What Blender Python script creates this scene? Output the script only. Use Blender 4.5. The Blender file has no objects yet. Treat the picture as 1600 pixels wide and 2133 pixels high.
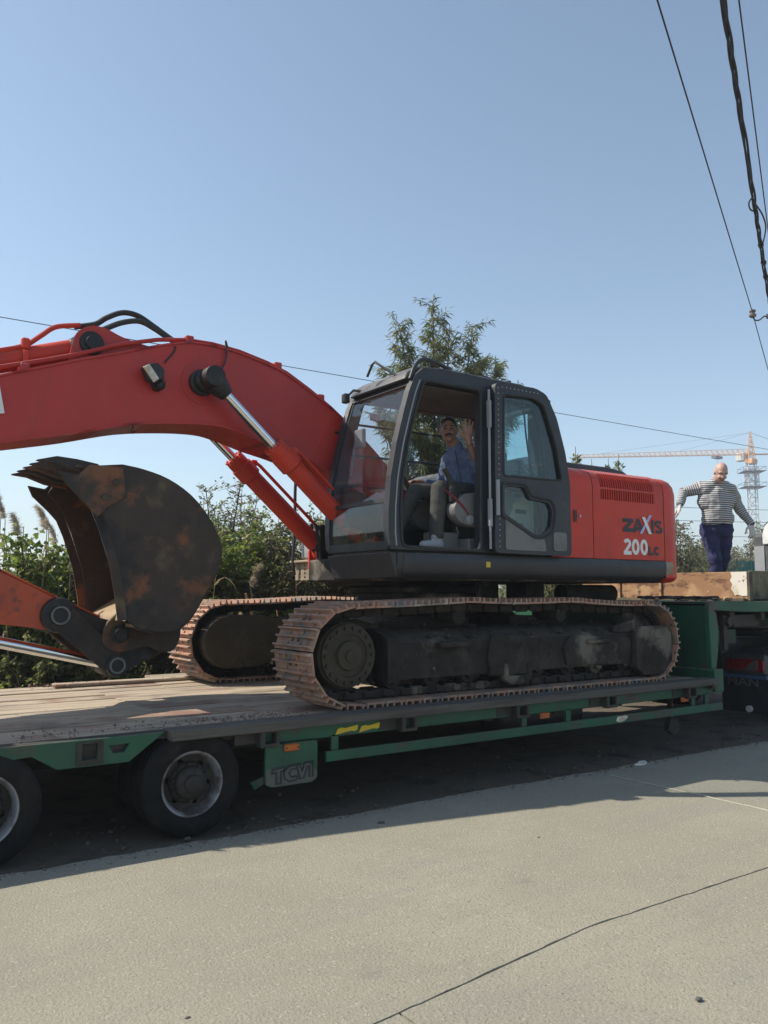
import bpy, bmesh, math, random
import numpy as np
from mathutils import Vector, Matrix, geometry, noise, Quaternion
PI = math.pi
random.seed(7); RNG = np.random.default_rng(11)
SC = bpy.context.scene; COL = SC.collection

# ------------------------------------------------------------------ camera, sky, sun, exposure
cam = bpy.data.objects.new('camera', bpy.data.cameras.new('camera')); COL.objects.link(cam)
cam.location = (-5.3733, -7.0375, 1.608)
cam.rotation_euler = (PI/2 + .0962, 0, -.6045)
cam.data.sensor_fit = 'VERTICAL'; cam.data.sensor_height = 36; cam.data.lens = 29.478
cam.data.clip_start = .05; cam.data.clip_end = 2000
SC.camera = cam
SUN = Vector((-.75, .62, 1.0)).normalized()          # direction towards the sun
W = bpy.data.worlds.new('World'); SC.world = W; W.use_nodes = True
nt = W.node_tree; bg = nt.nodes['Background']
sky = nt.nodes.new('ShaderNodeTexSky'); sky.sky_type = 'NISHITA'; sky.sun_disc = False
sky.sun_elevation = math.asin(SUN.z); sky.sun_rotation = math.atan2(SUN.x, SUN.y)
sky.altitude = 0; sky.air_density = 1.0; sky.dust_density = .5; sky.ozone_density = 1.6
hs = nt.nodes.new('ShaderNodeHueSaturation'); hs.inputs['Saturation'].default_value = .88; hs.inputs['Hue'].default_value = .492      # hazy autumn air: a paler blue
nt.links.new(sky.outputs[0], hs.inputs['Color']); nt.links.new(hs.outputs[0], bg.inputs[0]); bg.inputs[1].default_value = .135
sun = bpy.data.objects.new('sun', bpy.data.lights.new('sun', 'SUN')); COL.objects.link(sun)
sun.data.energy = 4.8; sun.data.angle = math.radians(.55); sun.data.color = (1, .92, .79)
sun.rotation_euler = SUN.to_track_quat('Z', 'Y').to_euler(); sun.location = SUN*30
SC.view_settings.view_transform = 'Standard'; SC.view_settings.look = 'None'
SC.view_settings.gamma = 1; SC.view_settings.exposure = 0.36
SC.cycles.max_bounces = 8; SC.cycles.transparent_max_bounces = 24

# ------------------------------------------------------------------ materials
MATS = {}
def M(name, col, rough=.6, metal=0, layers=(), bump=None, spec=.5, dust=None, coat=0, rnd=True, sub=None):
    """procedural principled material. layers: (colour, scale, lo, hi[, stretch[, amount]]) noise-masked colours;
    bump: (scale, strength[, stretch]); dust: (colour, amount) settles on faces that look up"""
    if name in MATS: return MATS[name]
    m = bpy.data.materials.new(name); m.use_nodes = True; n = m.node_tree.nodes; L = m.node_tree.links
    p = n['Principled BSDF']; p.inputs['Roughness'].default_value = rough; p.inputs['Metallic'].default_value = metal
    p.inputs['Specular IOR Level'].default_value = spec; p.inputs['Coat Weight'].default_value = coat
    tc = n.new('ShaderNodeTexCoord'); vec = tc.outputs['Object']
    if rnd:
        oi = n.new('ShaderNodeObjectInfo'); sc = n.new('ShaderNodeVectorMath'); sc.operation = 'SCALE'
        cv = n.new('ShaderNodeCombineXYZ'); 
        for k in range(3): L.new(oi.outputs['Random'], cv.inputs[k])
        L.new(cv.outputs[0], sc.inputs[0]); sc.inputs['Scale'].default_value = 37
        ad = n.new('ShaderNodeVectorMath'); L.new(vec, ad.inputs[0]); L.new(sc.outputs[0], ad.inputs[1]); vec = ad.outputs[0]
    def nz(scale, stretch=None, detail=6):
        t = n.new('ShaderNodeTexNoise'); t.inputs['Scale'].default_value = scale; t.inputs['Detail'].default_value = detail
        t.inputs['Roughness'].default_value = .62
        if stretch:
            mp = n.new('ShaderNodeMapping'); mp.inputs['Scale'].default_value = stretch; L.new(vec, mp.inputs[0]); L.new(mp.outputs[0], t.inputs[0])
        else: L.new(vec, t.inputs[0])
        return t.outputs[0]
    rgb = n.new('ShaderNodeRGB'); rgb.outputs[0].default_value = (*col, 1); cur = rgb.outputs[0]
    def mix(fac, c2, cur):
        mx = n.new('ShaderNodeMix'); mx.data_type = 'RGBA'; L.new(fac, mx.inputs[0]); L.new(cur, mx.inputs[6])
        mx.inputs[7].default_value = (*c2, 1); return mx.outputs[2]
    def rng(src, lo, hi, amt=1.0):
        r = n.new('ShaderNodeMapRange'); r.interpolation_type = 'SMOOTHSTEP'; L.new(src, r.inputs[0])
        r.inputs[1].default_value = lo; r.inputs[2].default_value = hi; r.inputs[3].default_value = 0; r.inputs[4].default_value = amt
        return r.outputs[0]
    for ly in layers:
        c2, s, lo, hi = ly[:4]; st = ly[4] if len(ly) > 4 else None; am = ly[5] if len(ly) > 5 else 1.0
        cur = mix(rng(nz(s, st), lo, hi, am), c2, cur)
    if dust:
        g = n.new('ShaderNodeNewGeometry'); sp = n.new('ShaderNodeSeparateXYZ'); L.new(g.outputs['Normal'], sp.inputs[0])
        up = rng(sp.outputs[2], .35, .9, dust[1]); mu = n.new('ShaderNodeMath'); mu.operation = 'MULTIPLY'
        L.new(up, mu.inputs[0]); L.new(rng(nz(9), .3, .6), mu.inputs[1]); cur = mix(mu.outputs[0], dust[0], cur)
    L.new(cur, p.inputs['Base Color'])
    r0 = n.new('ShaderNodeMapRange'); L.new(nz(14), r0.inputs[0]); r0.inputs[1].default_value = .3; r0.inputs[2].default_value = .7
    r0.inputs[3].default_value = max(0, rough-.08); r0.inputs[4].default_value = min(1, rough+.1); L.new(r0.outputs[0], p.inputs['Roughness'])
    if bump:
        b = n.new('ShaderNodeBump'); b.inputs['Strength'].default_value = bump[1]; b.inputs['Distance'].default_value = .01
        L.new(nz(bump[0], bump[2] if len(bump) > 2 else None, 8), b.inputs['Height']); L.new(b.outputs[0], p.inputs['Normal'])
    MATS[name] = m; return m

def glass(name, tint, dirt, dirtcol=(.35, .33, .29), gl=1.0):
    m = bpy.data.materials.new(name); m.use_nodes = True; n = m.node_tree.nodes; L = m.node_tree.links; n.clear()
    out = n.new('ShaderNodeOutputMaterial'); tr = n.new('ShaderNodeBsdfTransparent'); tr.inputs[0].default_value = (*tint, 1)
    g = n.new('ShaderNodeBsdfGlossy'); g.inputs['Roughness'].default_value = .03
    df = n.new('ShaderNodeBsdfDiffuse'); df.inputs[0].default_value = (*dirtcol, 1)
    lw = n.new('ShaderNodeLayerWeight'); lw.inputs[0].default_value = .5; pw = n.new('ShaderNodeMath'); pw.operation = 'POWER'; pw.inputs[1].default_value = 4; L.new(lw.outputs['Facing'], pw.inputs[0])
    mu = n.new('ShaderNodeMath'); mu.operation = 'MULTIPLY_ADD'; mu.inputs[1].default_value = .7*gl; mu.inputs[2].default_value = .035*gl; L.new(pw.outputs[0], mu.inputs[0])
    a = n.new('ShaderNodeMixShader'); L.new(mu.outputs[0], a.inputs[0]); L.new(tr.outputs[0], a.inputs[1]); L.new(g.outputs[0], a.inputs[2])
    tc = n.new('ShaderNodeTexCoord'); t = n.new('ShaderNodeTexNoise'); t.inputs['Scale'].default_value = 6; t.inputs['Detail'].default_value = 8
    L.new(tc.outputs['Object'], t.inputs[0]); r = n.new('ShaderNodeMapRange'); L.new(t.outputs[0], r.inputs[0])
    r.inputs[1].default_value = .25; r.inputs[2].default_value = .8; r.inputs[3].default_value = dirt*.3; r.inputs[4].default_value = dirt*1.6
    b = n.new('ShaderNodeMixShader'); L.new(r.outputs[0], b.inputs[0]); L.new(a.outputs[0], b.inputs[1]); L.new(df.outputs[0], b.inputs[2])
    L.new(b.outputs[0], out.inputs[0]); MATS[name] = m; return m

def leafmat(name, cols, trans=.45):
    """leaf colours picked by the per-leaf attribute 'tint'"""
    m = bpy.data.materials.new(name); m.use_nodes = True; n = m.node_tree.nodes; L = m.node_tree.links; n.clear()
    out = n.new('ShaderNodeOutputMaterial'); at = n.new('ShaderNodeAttribute'); at.attribute_name = 'tint'
    cr = n.new('ShaderNodeValToRGB'); L.new(at.outputs['Fac'], cr.inputs[0]); e = cr.color_ramp.elements
    while len(e) < len(cols): e.new(.5)
    for i, c in enumerate(cols): e[i].position = i/(len(cols)-1); e[i].color = (*c, 1)
    d = n.new('ShaderNodeBsdfPrincipled'); d.inputs['Roughness'].default_value = .5; d.inputs['Specular IOR Level'].default_value = .35
    L.new(cr.outputs[0], d.inputs['Base Color']); t = n.new('ShaderNodeBsdfTranslucent')
    hs = n.new('ShaderNodeHueSaturation'); hs.inputs['Hue'].default_value = .48; hs.inputs['Value'].default_value = 1.5; L.new(cr.outputs[0], hs.inputs['Color']); L.new(hs.outputs[0], t.inputs[0])
    x = n.new('ShaderNodeMixShader'); x.inputs[0].default_value = trans; L.new(d.outputs[0], x.inputs[1]); L.new(t.outputs[0], x.inputs[2])
    L.new(x.outputs[0], out.inputs[0]); MATS[name] = m; return m

# ------------------------------------------------------------------ mesh builder
class B:
    def __init__(s): s.v = []; s.f = []; s.m = []; s.mi = 0
    def add(s, vs, fs):
        o = len(s.v); s.v += [tuple(p) for p in vs]; s.f += [tuple(i+o for i in f) for f in fs]; s.m += [s.mi]*len(fs); return s
    def box(s, x0, x1, y0, y1, z0, z1, c=0):
        lo = (min(x0, x1), min(y0, y1), min(z0, z1)); hi = (max(x0, x1), max(y0, y1), max(z0, z1))
        if c <= 0:
            vs = [(lo[0] if i & 1 == 0 else hi[0], lo[1] if i & 2 == 0 else hi[1], lo[2] if i & 4 == 0 else hi[2]) for i in range(8)]
            return s.add(vs, [(0, 2, 3, 1), (4, 5, 7, 6), (0, 1, 5, 4), (2, 6, 7, 3), (0, 4, 6, 2), (1, 3, 7, 5)])
        vs = []; c = min(c, min(hi[k]-lo[k] for k in range(3))*.49)
        for i in range(8):
            for a in range(3):
                p = []
                for k in range(3):
                    h = (i >> k) & 1; e = hi[k] if h else lo[k]
                    if k != a: e += -c if h else c
                    p.append(e)
                vs.append(p)
        I = lambda sg, a: (sg[0] | sg[1] << 1 | sg[2] << 2)*3+a
        fs = []
        for a in range(3):
            b, d = (a+1) % 3, (a+2) % 3
            for sa in (0, 1):
                q = []
                for sb, sd in ((0, 0), (1, 0), (1, 1), (0, 1)):
                    g = [0, 0, 0]; g[a] = sa; g[b] = sb; g[d] = sd; q.append(I(g, a))
                fs.append(q if sa else q[::-1])
            for sb in (0, 1):
                for sd in (0, 1):
                    g0 = [0]*3; g1 = [0]*3; g0[a] = 0; g1[a] = 1
                    for g in (g0, g1): g[b] = sb; g[d] = sd
                    q = [I(g0, b), I(g1, b), I(g1, d), I(g0, d)]; fs.append(q if sb == sd else q[::-1])
        for i in range(8):
            t = [i*3, i*3+1, i*3+2]; par = ((i & 1)+((i >> 1) & 1)+((i >> 2) & 1)) % 2
            fs.append(t if par else t[::-1])
        return s.add(vs, fs)
    def prism(s, poly, a0, a1, ax='Y', holes=()):
        """polygon in the plane across axis ax, from a0 to a1; (x,z) for Y, (y,z) for X, (x,y) for Z"""
        def P(u, w, a): return (u, a, w) if ax == 'Y' else (a, u, w) if ax == 'X' else (u, w, a)
        loops = [list(poly)]+[list(h) for h in holes]; flat = [p for l in loops for p in l]; n = len(flat)
        vs = [P(u, w, a0) for u, w in flat]+[P(u, w, a1) for u, w in flat]
        if holes: tris = geometry.tessellate_polygon([[Vector((u, w, 0)) for u, w in l] for l in loops])
        else: tris = [tuple(range(n))]
        fs = [tuple(t) for t in tris]+[tuple(i+n for i in reversed(t)) for t in tris]; o = 0
        for l in loops:
            k = len(l)
            for i in range(k): fs.append((o+i, o+(i+1) % k, n+o+(i+1) % k, n+o+i))
            o += k
        return s.add(vs, fs)
    def tube(s, path, r, n=8, caps=True, closed=False):
        P = [Vector(p) for p in path]; k = len(P); R = r if hasattr(r, '__len__') else [r]*k
        T = []
        for i in range(k):
            a = P[i-1] if (i > 0 or closed) else P[i]; b = P[(i+1) % k] if (i < k-1 or closed) else P[i]; T.append((b-a).normalized())
        u = T[0].orthogonal().normalized(); vs = []
        for i in range(k):
            if i: u = T[i-1].rotation_difference(T[i]) @ u
            u = (u-T[i]*u.dot(T[i])).normalized(); w = T[i].cross(u)
            for j in range(n):
                a = 2*PI*j/n; vs.append(P[i]+(u*math.cos(a)+w*math.sin(a))*R[i])
        fs = []
        for i in range(k if closed else k-1):
            for j in range(n): fs.append((i*n+j, i*n+(j+1) % n, ((i+1) % k)*n+(j+1) % n, ((i+1) % k)*n+j))
        if caps and not closed: fs += [tuple(range(n))[::-1], tuple(range((k-1)*n, k*n))]
        return s.add(vs, fs)
    def cyl(s, p0, p1, r, n=20, r1=None): return s.tube([p0, p1], [r, r if r1 is None else r1], n)
    def lathe(s, prof, o, d=(0, 1, 0), n=32, caps=True):
        """profile (radius, along) around an axis from o in direction d"""
        o = Vector(o); d = Vector(d).normalized(); u = d.orthogonal().normalized(); w = d.cross(u); vs = []; fs = []; k = len(prof)
        for r, t in prof:
            for j in range(n):
                a = 2*PI*j/n; vs.append(o+d*t+(u*math.cos(a)+w*math.sin(a))*r)
        for i in range(k-1):
            for j in range(n): fs.append((i*n+j, i*n+(j+1) % n, (i+1)*n+(j+1) % n, (i+1)*n+j))
        if caps and prof[0][0] > 1e-6: fs.append(tuple(range(n))[::-1])
        if caps and prof[-1][0] > 1e-6: fs.append(tuple(range((k-1)*n, k*n)))
        return s.add(vs, fs)
    def ball(s, c, r, n=12, m=8, rot=None):
        R = r if hasattr(r, '__len__') else (r, r, r); c = Vector(c); vs = []; fs = []
        for i in range(m+1):
            t = PI*i/m
            for j in range(n):
                a = 2*PI*j/n; p = Vector((R[0]*math.sin(t)*math.cos(a), R[1]*math.sin(t)*math.sin(a), R[2]*math.cos(t)))
                vs.append(c+(rot @ p if rot else p))
        for i in range(m):
            for j in range(n): fs.append((i*n+j, (i+1)*n+j, (i+1)*n+(j+1) % n, i*n+(j+1) % n))
        return s.add(vs, fs)
    def cap(s, p0, p1, r0, r1=None, n=12):
        """tapered capsule"""
        p0 = Vector(p0); p1 = Vector(p1); r1 = r0 if r1 is None else r1; d = (p1-p0).normalized(); path = []; rad = []
        for i in range(5):
            a = PI/2*i/4; path.append(p0-d*r0*math.cos(a)); rad.append(max(r0*math.sin(a), 1e-4))
        for i in range(5):
            a = PI/2*i/4; path.append(p1+d*r1*math.sin(a)); rad.append(max(r1*math.cos(a), 1e-4))
        return s.tube(path, rad, n)
    def sheet(s, A, Bv, nu, nv, fn):
        """grid of (nu+1)x(nv+1) points fn(u, v)"""
        vs = [fn(A+(Bv-A)*i/nu if False else i/nu, j/nv) for i in range(nu+1) for j in range(nv+1)]
        return s.add(vs, [(i*(nv+1)+j, (i+1)*(nv+1)+j, (i+1)*(nv+1)+j+1, i*(nv+1)+j+1) for i in range(nu) for j in range(nv)])
    def xf(s, mat, start=0):
        for i in range(start, len(s.v)): s.v[i] = tuple(mat @ Vector(s.v[i]))
        return s
    def mesh(s, name, mats, off=(0, 0, 0), bev=0, seg=1, ang=35, recalc=True, weld=0):
        me = bpy.data.meshes.new(name); o = Vector(off)
        me.from_pydata([(a-o.x, b-o.y, c-o.z) for a, b, c in s.v], [], s.f); me.polygons.foreach_set('material_index', s.m)
        for m in (mats if isinstance(mats, (list, tuple)) else [mats]): me.materials.append(MATS[m] if isinstance(m, str) else m)
        if recalc or bev or weld:
            bm = bmesh.new(); bm.from_mesh(me)
            if weld: bmesh.ops.remove_doubles(bm, verts=bm.verts[:], dist=weld)
            if recalc: bmesh.ops.recalc_face_normals(bm, faces=bm.faces[:])
            if bev:
                ed = [e for e in bm.edges if len(e.link_faces) == 2 and e.calc_face_angle(0) > .5]
                bmesh.ops.bevel(bm, geom=ed, offset=bev, segments=seg, profile=.6, affect='EDGES', clamp_overlap=True)
            bm.to_mesh(me); bm.free()
        me.shade_smooth(); me.set_sharp_from_angle(angle=math.radians(ang)); return me

def top(o):
    while o.parent: o = o.parent
    return o
def tag(o, label=None, cat=None, group=None, kind=None):
    if label: o['label'] = label
    if cat: o['category'] = cat
    if group: o['group'] = group
    if kind: o['kind'] = kind
    return o
def root(name, loc, label, cat, group=None):
    o = bpy.data.objects.new(name, None); COL.objects.link(o); o.location = loc; o.empty_display_size = .2
    return tag(o, label, cat, group)
def part(name, b, mats, parent=None, loc=(0, 0, 0), **k):
    off = top(parent).location if parent else Vector(loc)
    o = bpy.data.objects.new(name, b.mesh(name, mats, off, **k)); COL.objects.link(o)
    if parent: o.parent = parent
    else: o.location = off
    return o
def inst(name, me, mw, parent=None):
    """an object of its own sharing mesh data; mw is its world matrix"""
    o = bpy.data.objects.new(name, me); COL.objects.link(o)
    if parent: o.parent = parent; o.matrix_local = Matrix.Translation(-top(parent).location) @ mw
    else: o.matrix_world = mw
    return o
def tree_copy(o, parent=None):
    c = o.copy(); COL.objects.link(c); c.parent = parent
    for ch in list(o.children): tree_copy(ch, c)
    return c
def txt(name, s, size, mats, parent, loc, rot=(PI/2, 0, 0), bold=.0, ext=.0015, sx=1, space=1.0):
    cu = bpy.data.curves.new(name, 'FONT'); cu.body = s; cu.size = size; cu.offset = bold*size; cu.extrude = ext; cu.resolution_u = 3; cu.space_character = space
    t = bpy.data.objects.new(name, cu); COL.objects.link(t); dg = bpy.context.evaluated_depsgraph_get()
    me = bpy.data.meshes.new_from_object(t.evaluated_get(dg)); bpy.data.objects.remove(t)
    me.materials.clear(); me.materials.append(MATS[mats]); me.name = name
    mw = Matrix.Translation(loc) @ Matrix.LocRotScale(None, __import__('mathutils').Euler(rot), (sx, 1, 1))
    return inst(name, me, mw, parent)
def rrect(x0, x1, z0, z1, r, n=4):
    out = []
    for cx, cz, a0 in ((x1-r, z1-r, 0), (x0+r, z1-r, 90), (x0+r, z0+r, 180), (x1-r, z0+r, 270)):
        for i in range(n+1):
            a = math.radians(a0+90*i/n); out.append((cx+r*math.cos(a), cz+r*math.sin(a)))
    return out
def smooth_poly(pts, r=.05, n=4):
    """round the corners of a closed polygon"""
    out = []; k = len(pts)
    for i in range(k):
        a, b, c = (Vector(pts[i-1]), Vector(pts[i]), Vector(pts[(i+1) % k])); d0 = min(r, (a-b).length*.45); d1 = min(r, (c-b).length*.45)
        p = b+(a-b).normalized()*d0; q = b+(c-b).normalized()*d1
        for j in range(n+1):
            t = j/n; out.append(tuple(p*(1-t)**2+b*2*t*(1-t)+q*t*t))
    return out
def spline(pts, n=8):
    """Catmull-Rom through points"""
    P = [Vector(p) for p in pts]; P = [P[0]*2-P[1]]+P+[P[-1]*2-P[-2]]; out = []
    for i in range(1, len(P)-2):
        for j in range(n):
            t = j/n; out.append(.5*((2*P[i])+(P[i+1]-P[i-1])*t+(2*P[i-1]-5*P[i]+4*P[i+1]-P[i+2])*t*t+(3*P[i]-P[i-1]-3*P[i+1]+P[i+2])*t**3))
    return out+[P[-2]]

# palette
M('paint_red', (.62, .046, .020), .42, 0, [((.47, .036, .018), 1.2, .35, .7), ((.42, .10, .06), 6, .62, .78, None, .35), ((.20, .05, .03), 30, .70, .76), ((.13, .06, .035), 3.1, .68, .78, None, .6), ((.33, .07, .05), 9, .52, .75, (1.2, 1.2, .12), .5), ((.55, .20, .14), 45, .68, .73, (.3, .3, 1), .4)], (60, .06), dust=((.45, .27, .20), .3), coat=.0, spec=.35)
M('paint_boom', (.50, .030, .022), .45, 0, [((.39, .025, .020), .9, .35, .7), ((.26, .04, .03), 24, .68, .76, None, .8), ((.36, .09, .06), 4, .62, .8, (1, 1, 3), .4), ((.12, .05, .035), 2.3, .67, .78, None, .55), ((.30, .035, .03), 8, .52, .75, (1.2, 1.2, .12), .5), ((.50, .16, .13), 40, .67, .73, (.25, .3, 1), .5)], (50, .07), dust=((.42, .28, .22), .4))
M('paint_orange', (.50, .075, .025), .5, 0, [((.30, .06, .03), 2, .4, .7), ((.07, .04, .028), 5, .56, .72), ((.05, .035, .025), 1.4, .56, .7)], (40, .1))
M('cab_grey', (.024, .026, .032), .48, 0, [((.042, .041, .041), 2.5, .45, .75), ((.13, .12, .105), 9, .62, .85, None, .5), ((.021, .022, .025), 1.1, .5, .7)], (80, .04), dust=((.3, .27, .23), .5))
M('cab_inner', (.045, .043, .04), .8, 0, [((.09, .08, .07), 4, .5, .8)])
M('headliner', (.10, .085, .07), .9, 0, [((.07, .06, .05), 3, .4, .7)])
M('plastic_grey', (.17, .165, .155), .55, 0, [((.11, .105, .1), 5, .45, .75)])
M('black_rubber', (.028, .028, .029), .7, 0, [((.05, .045, .04), 8, .5, .8)])
M('black_metal', (.02, .02, .021), .45, 0, [((.06, .05, .04), 7, .55, .8)])
M('grease', (.012, .012, .011), .55, 0, [((.045, .04, .03), 11, .5, .75)], (30, .4))
M('chrome', (.75, .76, .78), .12, 1, [((.5, .5, .5), 20, .6, .8)])
M('grey_paint', (.30, .31, .32), .5, 0, [((.22, .22, .22), 3, .45, .75), ((.4, .36, .3), 12, .62, .8)], (60, .04))
M('tan_metal', (.32, .26, .18), .6, .3, [((.2, .16, .11), 7, .45, .7)])
M('shoe_steel', (.36, .235, .165), .75, .1, [((.42, .20, .13), 7, .43, .68), ((.13, .09, .07), 11, .52, .68), ((.20, .17, .15), 2.3, .5, .66), ((.50, .41, .33), 4, .56, .76)], (55, .35))
M('mud_steel', (.030, .027, .024), .85, .0, [((.060, .052, .044), 3.5, .45, .7), ((.018, .016, .015), 9, .5, .7), ((.16, .14, .112), 1.9, .55, .68), ((.20, .175, .14), 13, .66, .76)], (26, .5), dust=((.12, .105, .09), .5), spec=.2)
M('olive_plate', (.040, .033, .020), .8, .0, [((.058, .048, .03), 5, .45, .7), ((.035, .024, .02), 2, .5, .72), ((.025, .022, .018), 16, .55, .7)], (40, .3))
M('bucket_steel', (.048, .030, .019), .6, .1, [((.20, .072, .026), 2.2, .54, .66), ((.13, .085, .042), 3.4, .52, .70), ((.022, .017, .014), 1.6, .50, .62), ((.08, .055, .036), 9, .54, .74, (1, 1, .2), .35), ((.10, .09, .08), 12, .64, .78, None, .6)], (30, .35))
M('bucket_in', (.30, .21, .115), .5, .0, [((.38, .27, .14), 3, .4, .66), ((.14, .09, .06), 4.5, .5, .7), ((.20, .19, .17), 10, .66, .8, None, .7)], (30, .3))
M('trailer_green', (.012, .092, .046), .55, 0, [((.016, .060, .034), 1.5, .4, .7), ((.060, .050, .038), 3.2, .52, .68), ((.09, .055, .035), 11, .64, .74), ((.05, .11, .08), 7, .6, .8, None, .6)], (50, .12), dust=((.17, .15, .12), .6))
M('trailer_dirty', (.042, .036, .030), .8, 0, [((.014, .060, .034), 3.6, .53, .66), ((.070, .060, .048), 6, .5, .75), ((.03, .027, .023), 2, .52, .72)], (40, .25))
M('plank', (.44, .36, .26), .85, 0, [((.26, .21, .155), 2, .4, .66, (.35, 5, 5)), ((.48, .395, .28), 3, .5, .75, (.25, 9, 9)), ((.16, .135, .11), 5, .56, .70, (.3, 12, 12)), ((.22, .175, .14), 1.3, .52, .68), ((.24, .135, .095), .9, .52, .68), ((.12, .09, .075), 4, .60, .74)], (14, .35, (.3, 8, 8)))
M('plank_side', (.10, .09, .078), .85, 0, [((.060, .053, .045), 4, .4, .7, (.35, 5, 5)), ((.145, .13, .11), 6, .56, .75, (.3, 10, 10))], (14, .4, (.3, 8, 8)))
M('tyre', (.011, .011, .011), .85, 0, [((.030, .027, .023), 5, .48, .75), ((.020, .018, .016), 1.7, .5, .7)], (70, .15), spec=.2)
M('rim', (.27, .27, .28), .5, .3, [((.11, .09, .075), 6, .48, .64), ((.07, .055, .045), 2.5, .5, .66)], (40, .15))
M('rim_dark', (.030, .026, .022), .8, .0, [((.065, .055, .045), 5, .5, .72)], (30, .3))
M('amber', (.45, .11, .015), .4, 0, [((.4, .1, .03), 30, .5, .7)])
M('red_lens', (.25, .012, .018), .3, 0, [((.3, .02, .02), 30, .5, .7)])
M('strap_red', (.22, .02, .04), .8); M('white_paint', (.70, .67, .60), .55, 0, [((.50, .40, .27), 5, .54, .68), ((.22, .13, .075), 9, .60, .68)], (30, .2))
M('yellow_tape', (.62, .44, .02), .5, 0, [((.3, .24, .05), 10, .55, .7)])
M('letter_dark', (.030, .030, .034), .5); M('letter_white', (.78, .77, .74), .45, 0, [((.6, .57, .52), 20, .6, .8)]); M('letter_blue', (.47, .47, .70), .45)
M('rust', (.30, .165, .085), .8, .0, [((.44, .28, .15), 2.2, .45, .62), ((.15, .07, .04), 3, .50, .62, (1, 1, 2.5)), ((.08, .05, .035), 8, .56, .68), ((.55, .42, .27), 12, .62, .74)], (30, .4))
M('rust_dark', (.10, .085, .055), .8, .1, [((.2, .18, .10), 3, .45, .66), ((.06, .05, .04), 4, .50, .68), ((.25, .2, .14), 10, .6, .75)], (30, .4))
glass('pane_clear', (.96, .975, .98), .015); glass('pane_dusty', (.80, .82, .81), .05, (.17, .16, .14)); glass('pane_tint', (.80, .91, .92), .012); glass('pane_front', (.93, .95, .96), .03, (.30, .30, .30), .8)
# ------------------------------------------------------------------ the setting: ground, road
M('dirt', (.105, .083, .060), .95, 0, [((.125, .10, .074), .8, .4, .65), ((.055, .044, .033), 2.7, .48, .68), ((.15, .125, .10), 14, .62, .75), ((.038, .031, .025), 30, .60, .75)], (20, .8), rnd=False)
M('concrete', (.285, .265, .205), .9, 0, [((.322, .298, .228), .5, .40, .62), ((.18, .175, .155), 1.6, .64, .74, None, .55), ((.262, .252, .212), .9, .48, .68, (.5, 1.2, 1), .7), ((.272, .250, .196), 3.3, .52, .72, None, .7), ((.20, .19, .165), 7, .68, .76, None, .5), ((.235, .225, .195), 2.2, .5, .72, (.05, 1.6, 1), .35), ((.39, .37, .305), 48, .57, .68), ((.17, .165, .145), 80, .57, .66), ((.17, .16, .14), 38, .70, .75), ((.42, .39, .33), 150, .64, .72)], (70, .9), rnd=False, spec=.3)
M('joint_dark', (.22, .20, .16), .95, 0, [((.2, .18, .15), 12, .5, .7)], (30, .5))
M('mortar', (.38, .35, .28), .95, 0, [((.3, .28, .24), 12, .5, .7)], (30, .6))
def axis_pts(fine0, fine1, step, far0, far1):
    a = list(np.arange(fine0, fine1+step/2, step)); g = step; x = fine1
    while x < far1: g *= 1.35; x += g; a.append(min(x, far1))
    g = step; x = fine0
    while x > far0: g *= 1.35; x -= g; a.insert(0, max(x, far0))
    return a
xs = axis_pts(-7, 7, .14, -600, 600); ys = axis_pts(-2.4, 9, .14, -600, 600)
b = B(); ny = len(ys)
def gz(x, y):
    if y < -1.9: return -.03
    return .022*noise.noise((x*1.3, y*1.3, 0))+.012*noise.noise((x*6, y*6, 3))-.015*(y < -1.5)+(.1*min(max(y-2.2, 0), 3) if abs(x) < 60 else 0)
b.add([(x, y, gz(x, y) if (abs(x) < 90 and abs(y) < 90) else 0) for x in xs for y in ys], [(i*ny+j, (i+1)*ny+j, (i+1)*ny+j+1, i*ny+j+1) for i in range(len(xs)-1) for j in range(ny-1)])
ground = part('ground', b, 'dirt', recalc=False, ang=180); tag(ground, kind='structure')
road = part('road', B().box(-120, 120, -16, -1.86, -.025, .002), 'joint_dark'); tag(road, kind='structure')
def slab(x0, x1, y0, y1, zt, jag=.012, far_jag=0):
    nx = max(8, int((x1-x0)/.05)); nyy = max(6, int((y1-y0)/.25)); b = B(); nx = min(nx, 240)
    def f(u, v):
        x = x0+(x1-x0)*u; y = y0+(y1-y0)*v
        if v == 0: y += jag*noise.noise((x*6, y, 1))+jag*.8*noise.noise((x*28, y, 5))
        if v == 1: y += (jag+far_jag)*noise.noise((x*2.2, y, 2))+(far_jag*.35+jag*.5)*noise.noise((x*11, y, 7))
        if u == 0: x += jag*noise.noise((3, y*7, 1))
        if u == 1: x += jag*noise.noise((3.3, y*7, 9))
        jo = -.13*min(max(-2.2-x, 0), 1.35)
        if y1 > -3 and abs(y0+4.16) < .1: y += jo*(1-v)
        if abs(y1+4.1635) < .01: y += jo*v
        return (x, y, zt+.006*noise.noise((x*.6, y*.6, 4)))
    b.sheet(0, 1, nx, nyy, f); n = nyy+1
    ring = [i*n for i in range(nx+1)]+[nx*n+j for j in range(1, n)]+[i*n+nyy for i in range(nx-1, -1, -1)]+[j for j in range(nyy-1, 0, -1)]
    o = len(b.v); b.v += [(b.v[i][0], b.v[i][1], -.02) for i in ring]; k = len(ring)
    b.f += [(ring[i], ring[(i+1) % k], o+(i+1) % k, o+i) for i in range(k)]; b.m += [0]*k
    s = part('slab', b, 'concrete', road, recalc=True, ang=50); return s
for x0, x1 in ((-60, -11.5), (-11.49, -5.49), (-5.48, .508), (.52, 6.5), (6.51, 12.5), (12.51, 70)):
    slab(x0, x1, -4.16, -1.80, .027, .007, .05)
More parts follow.
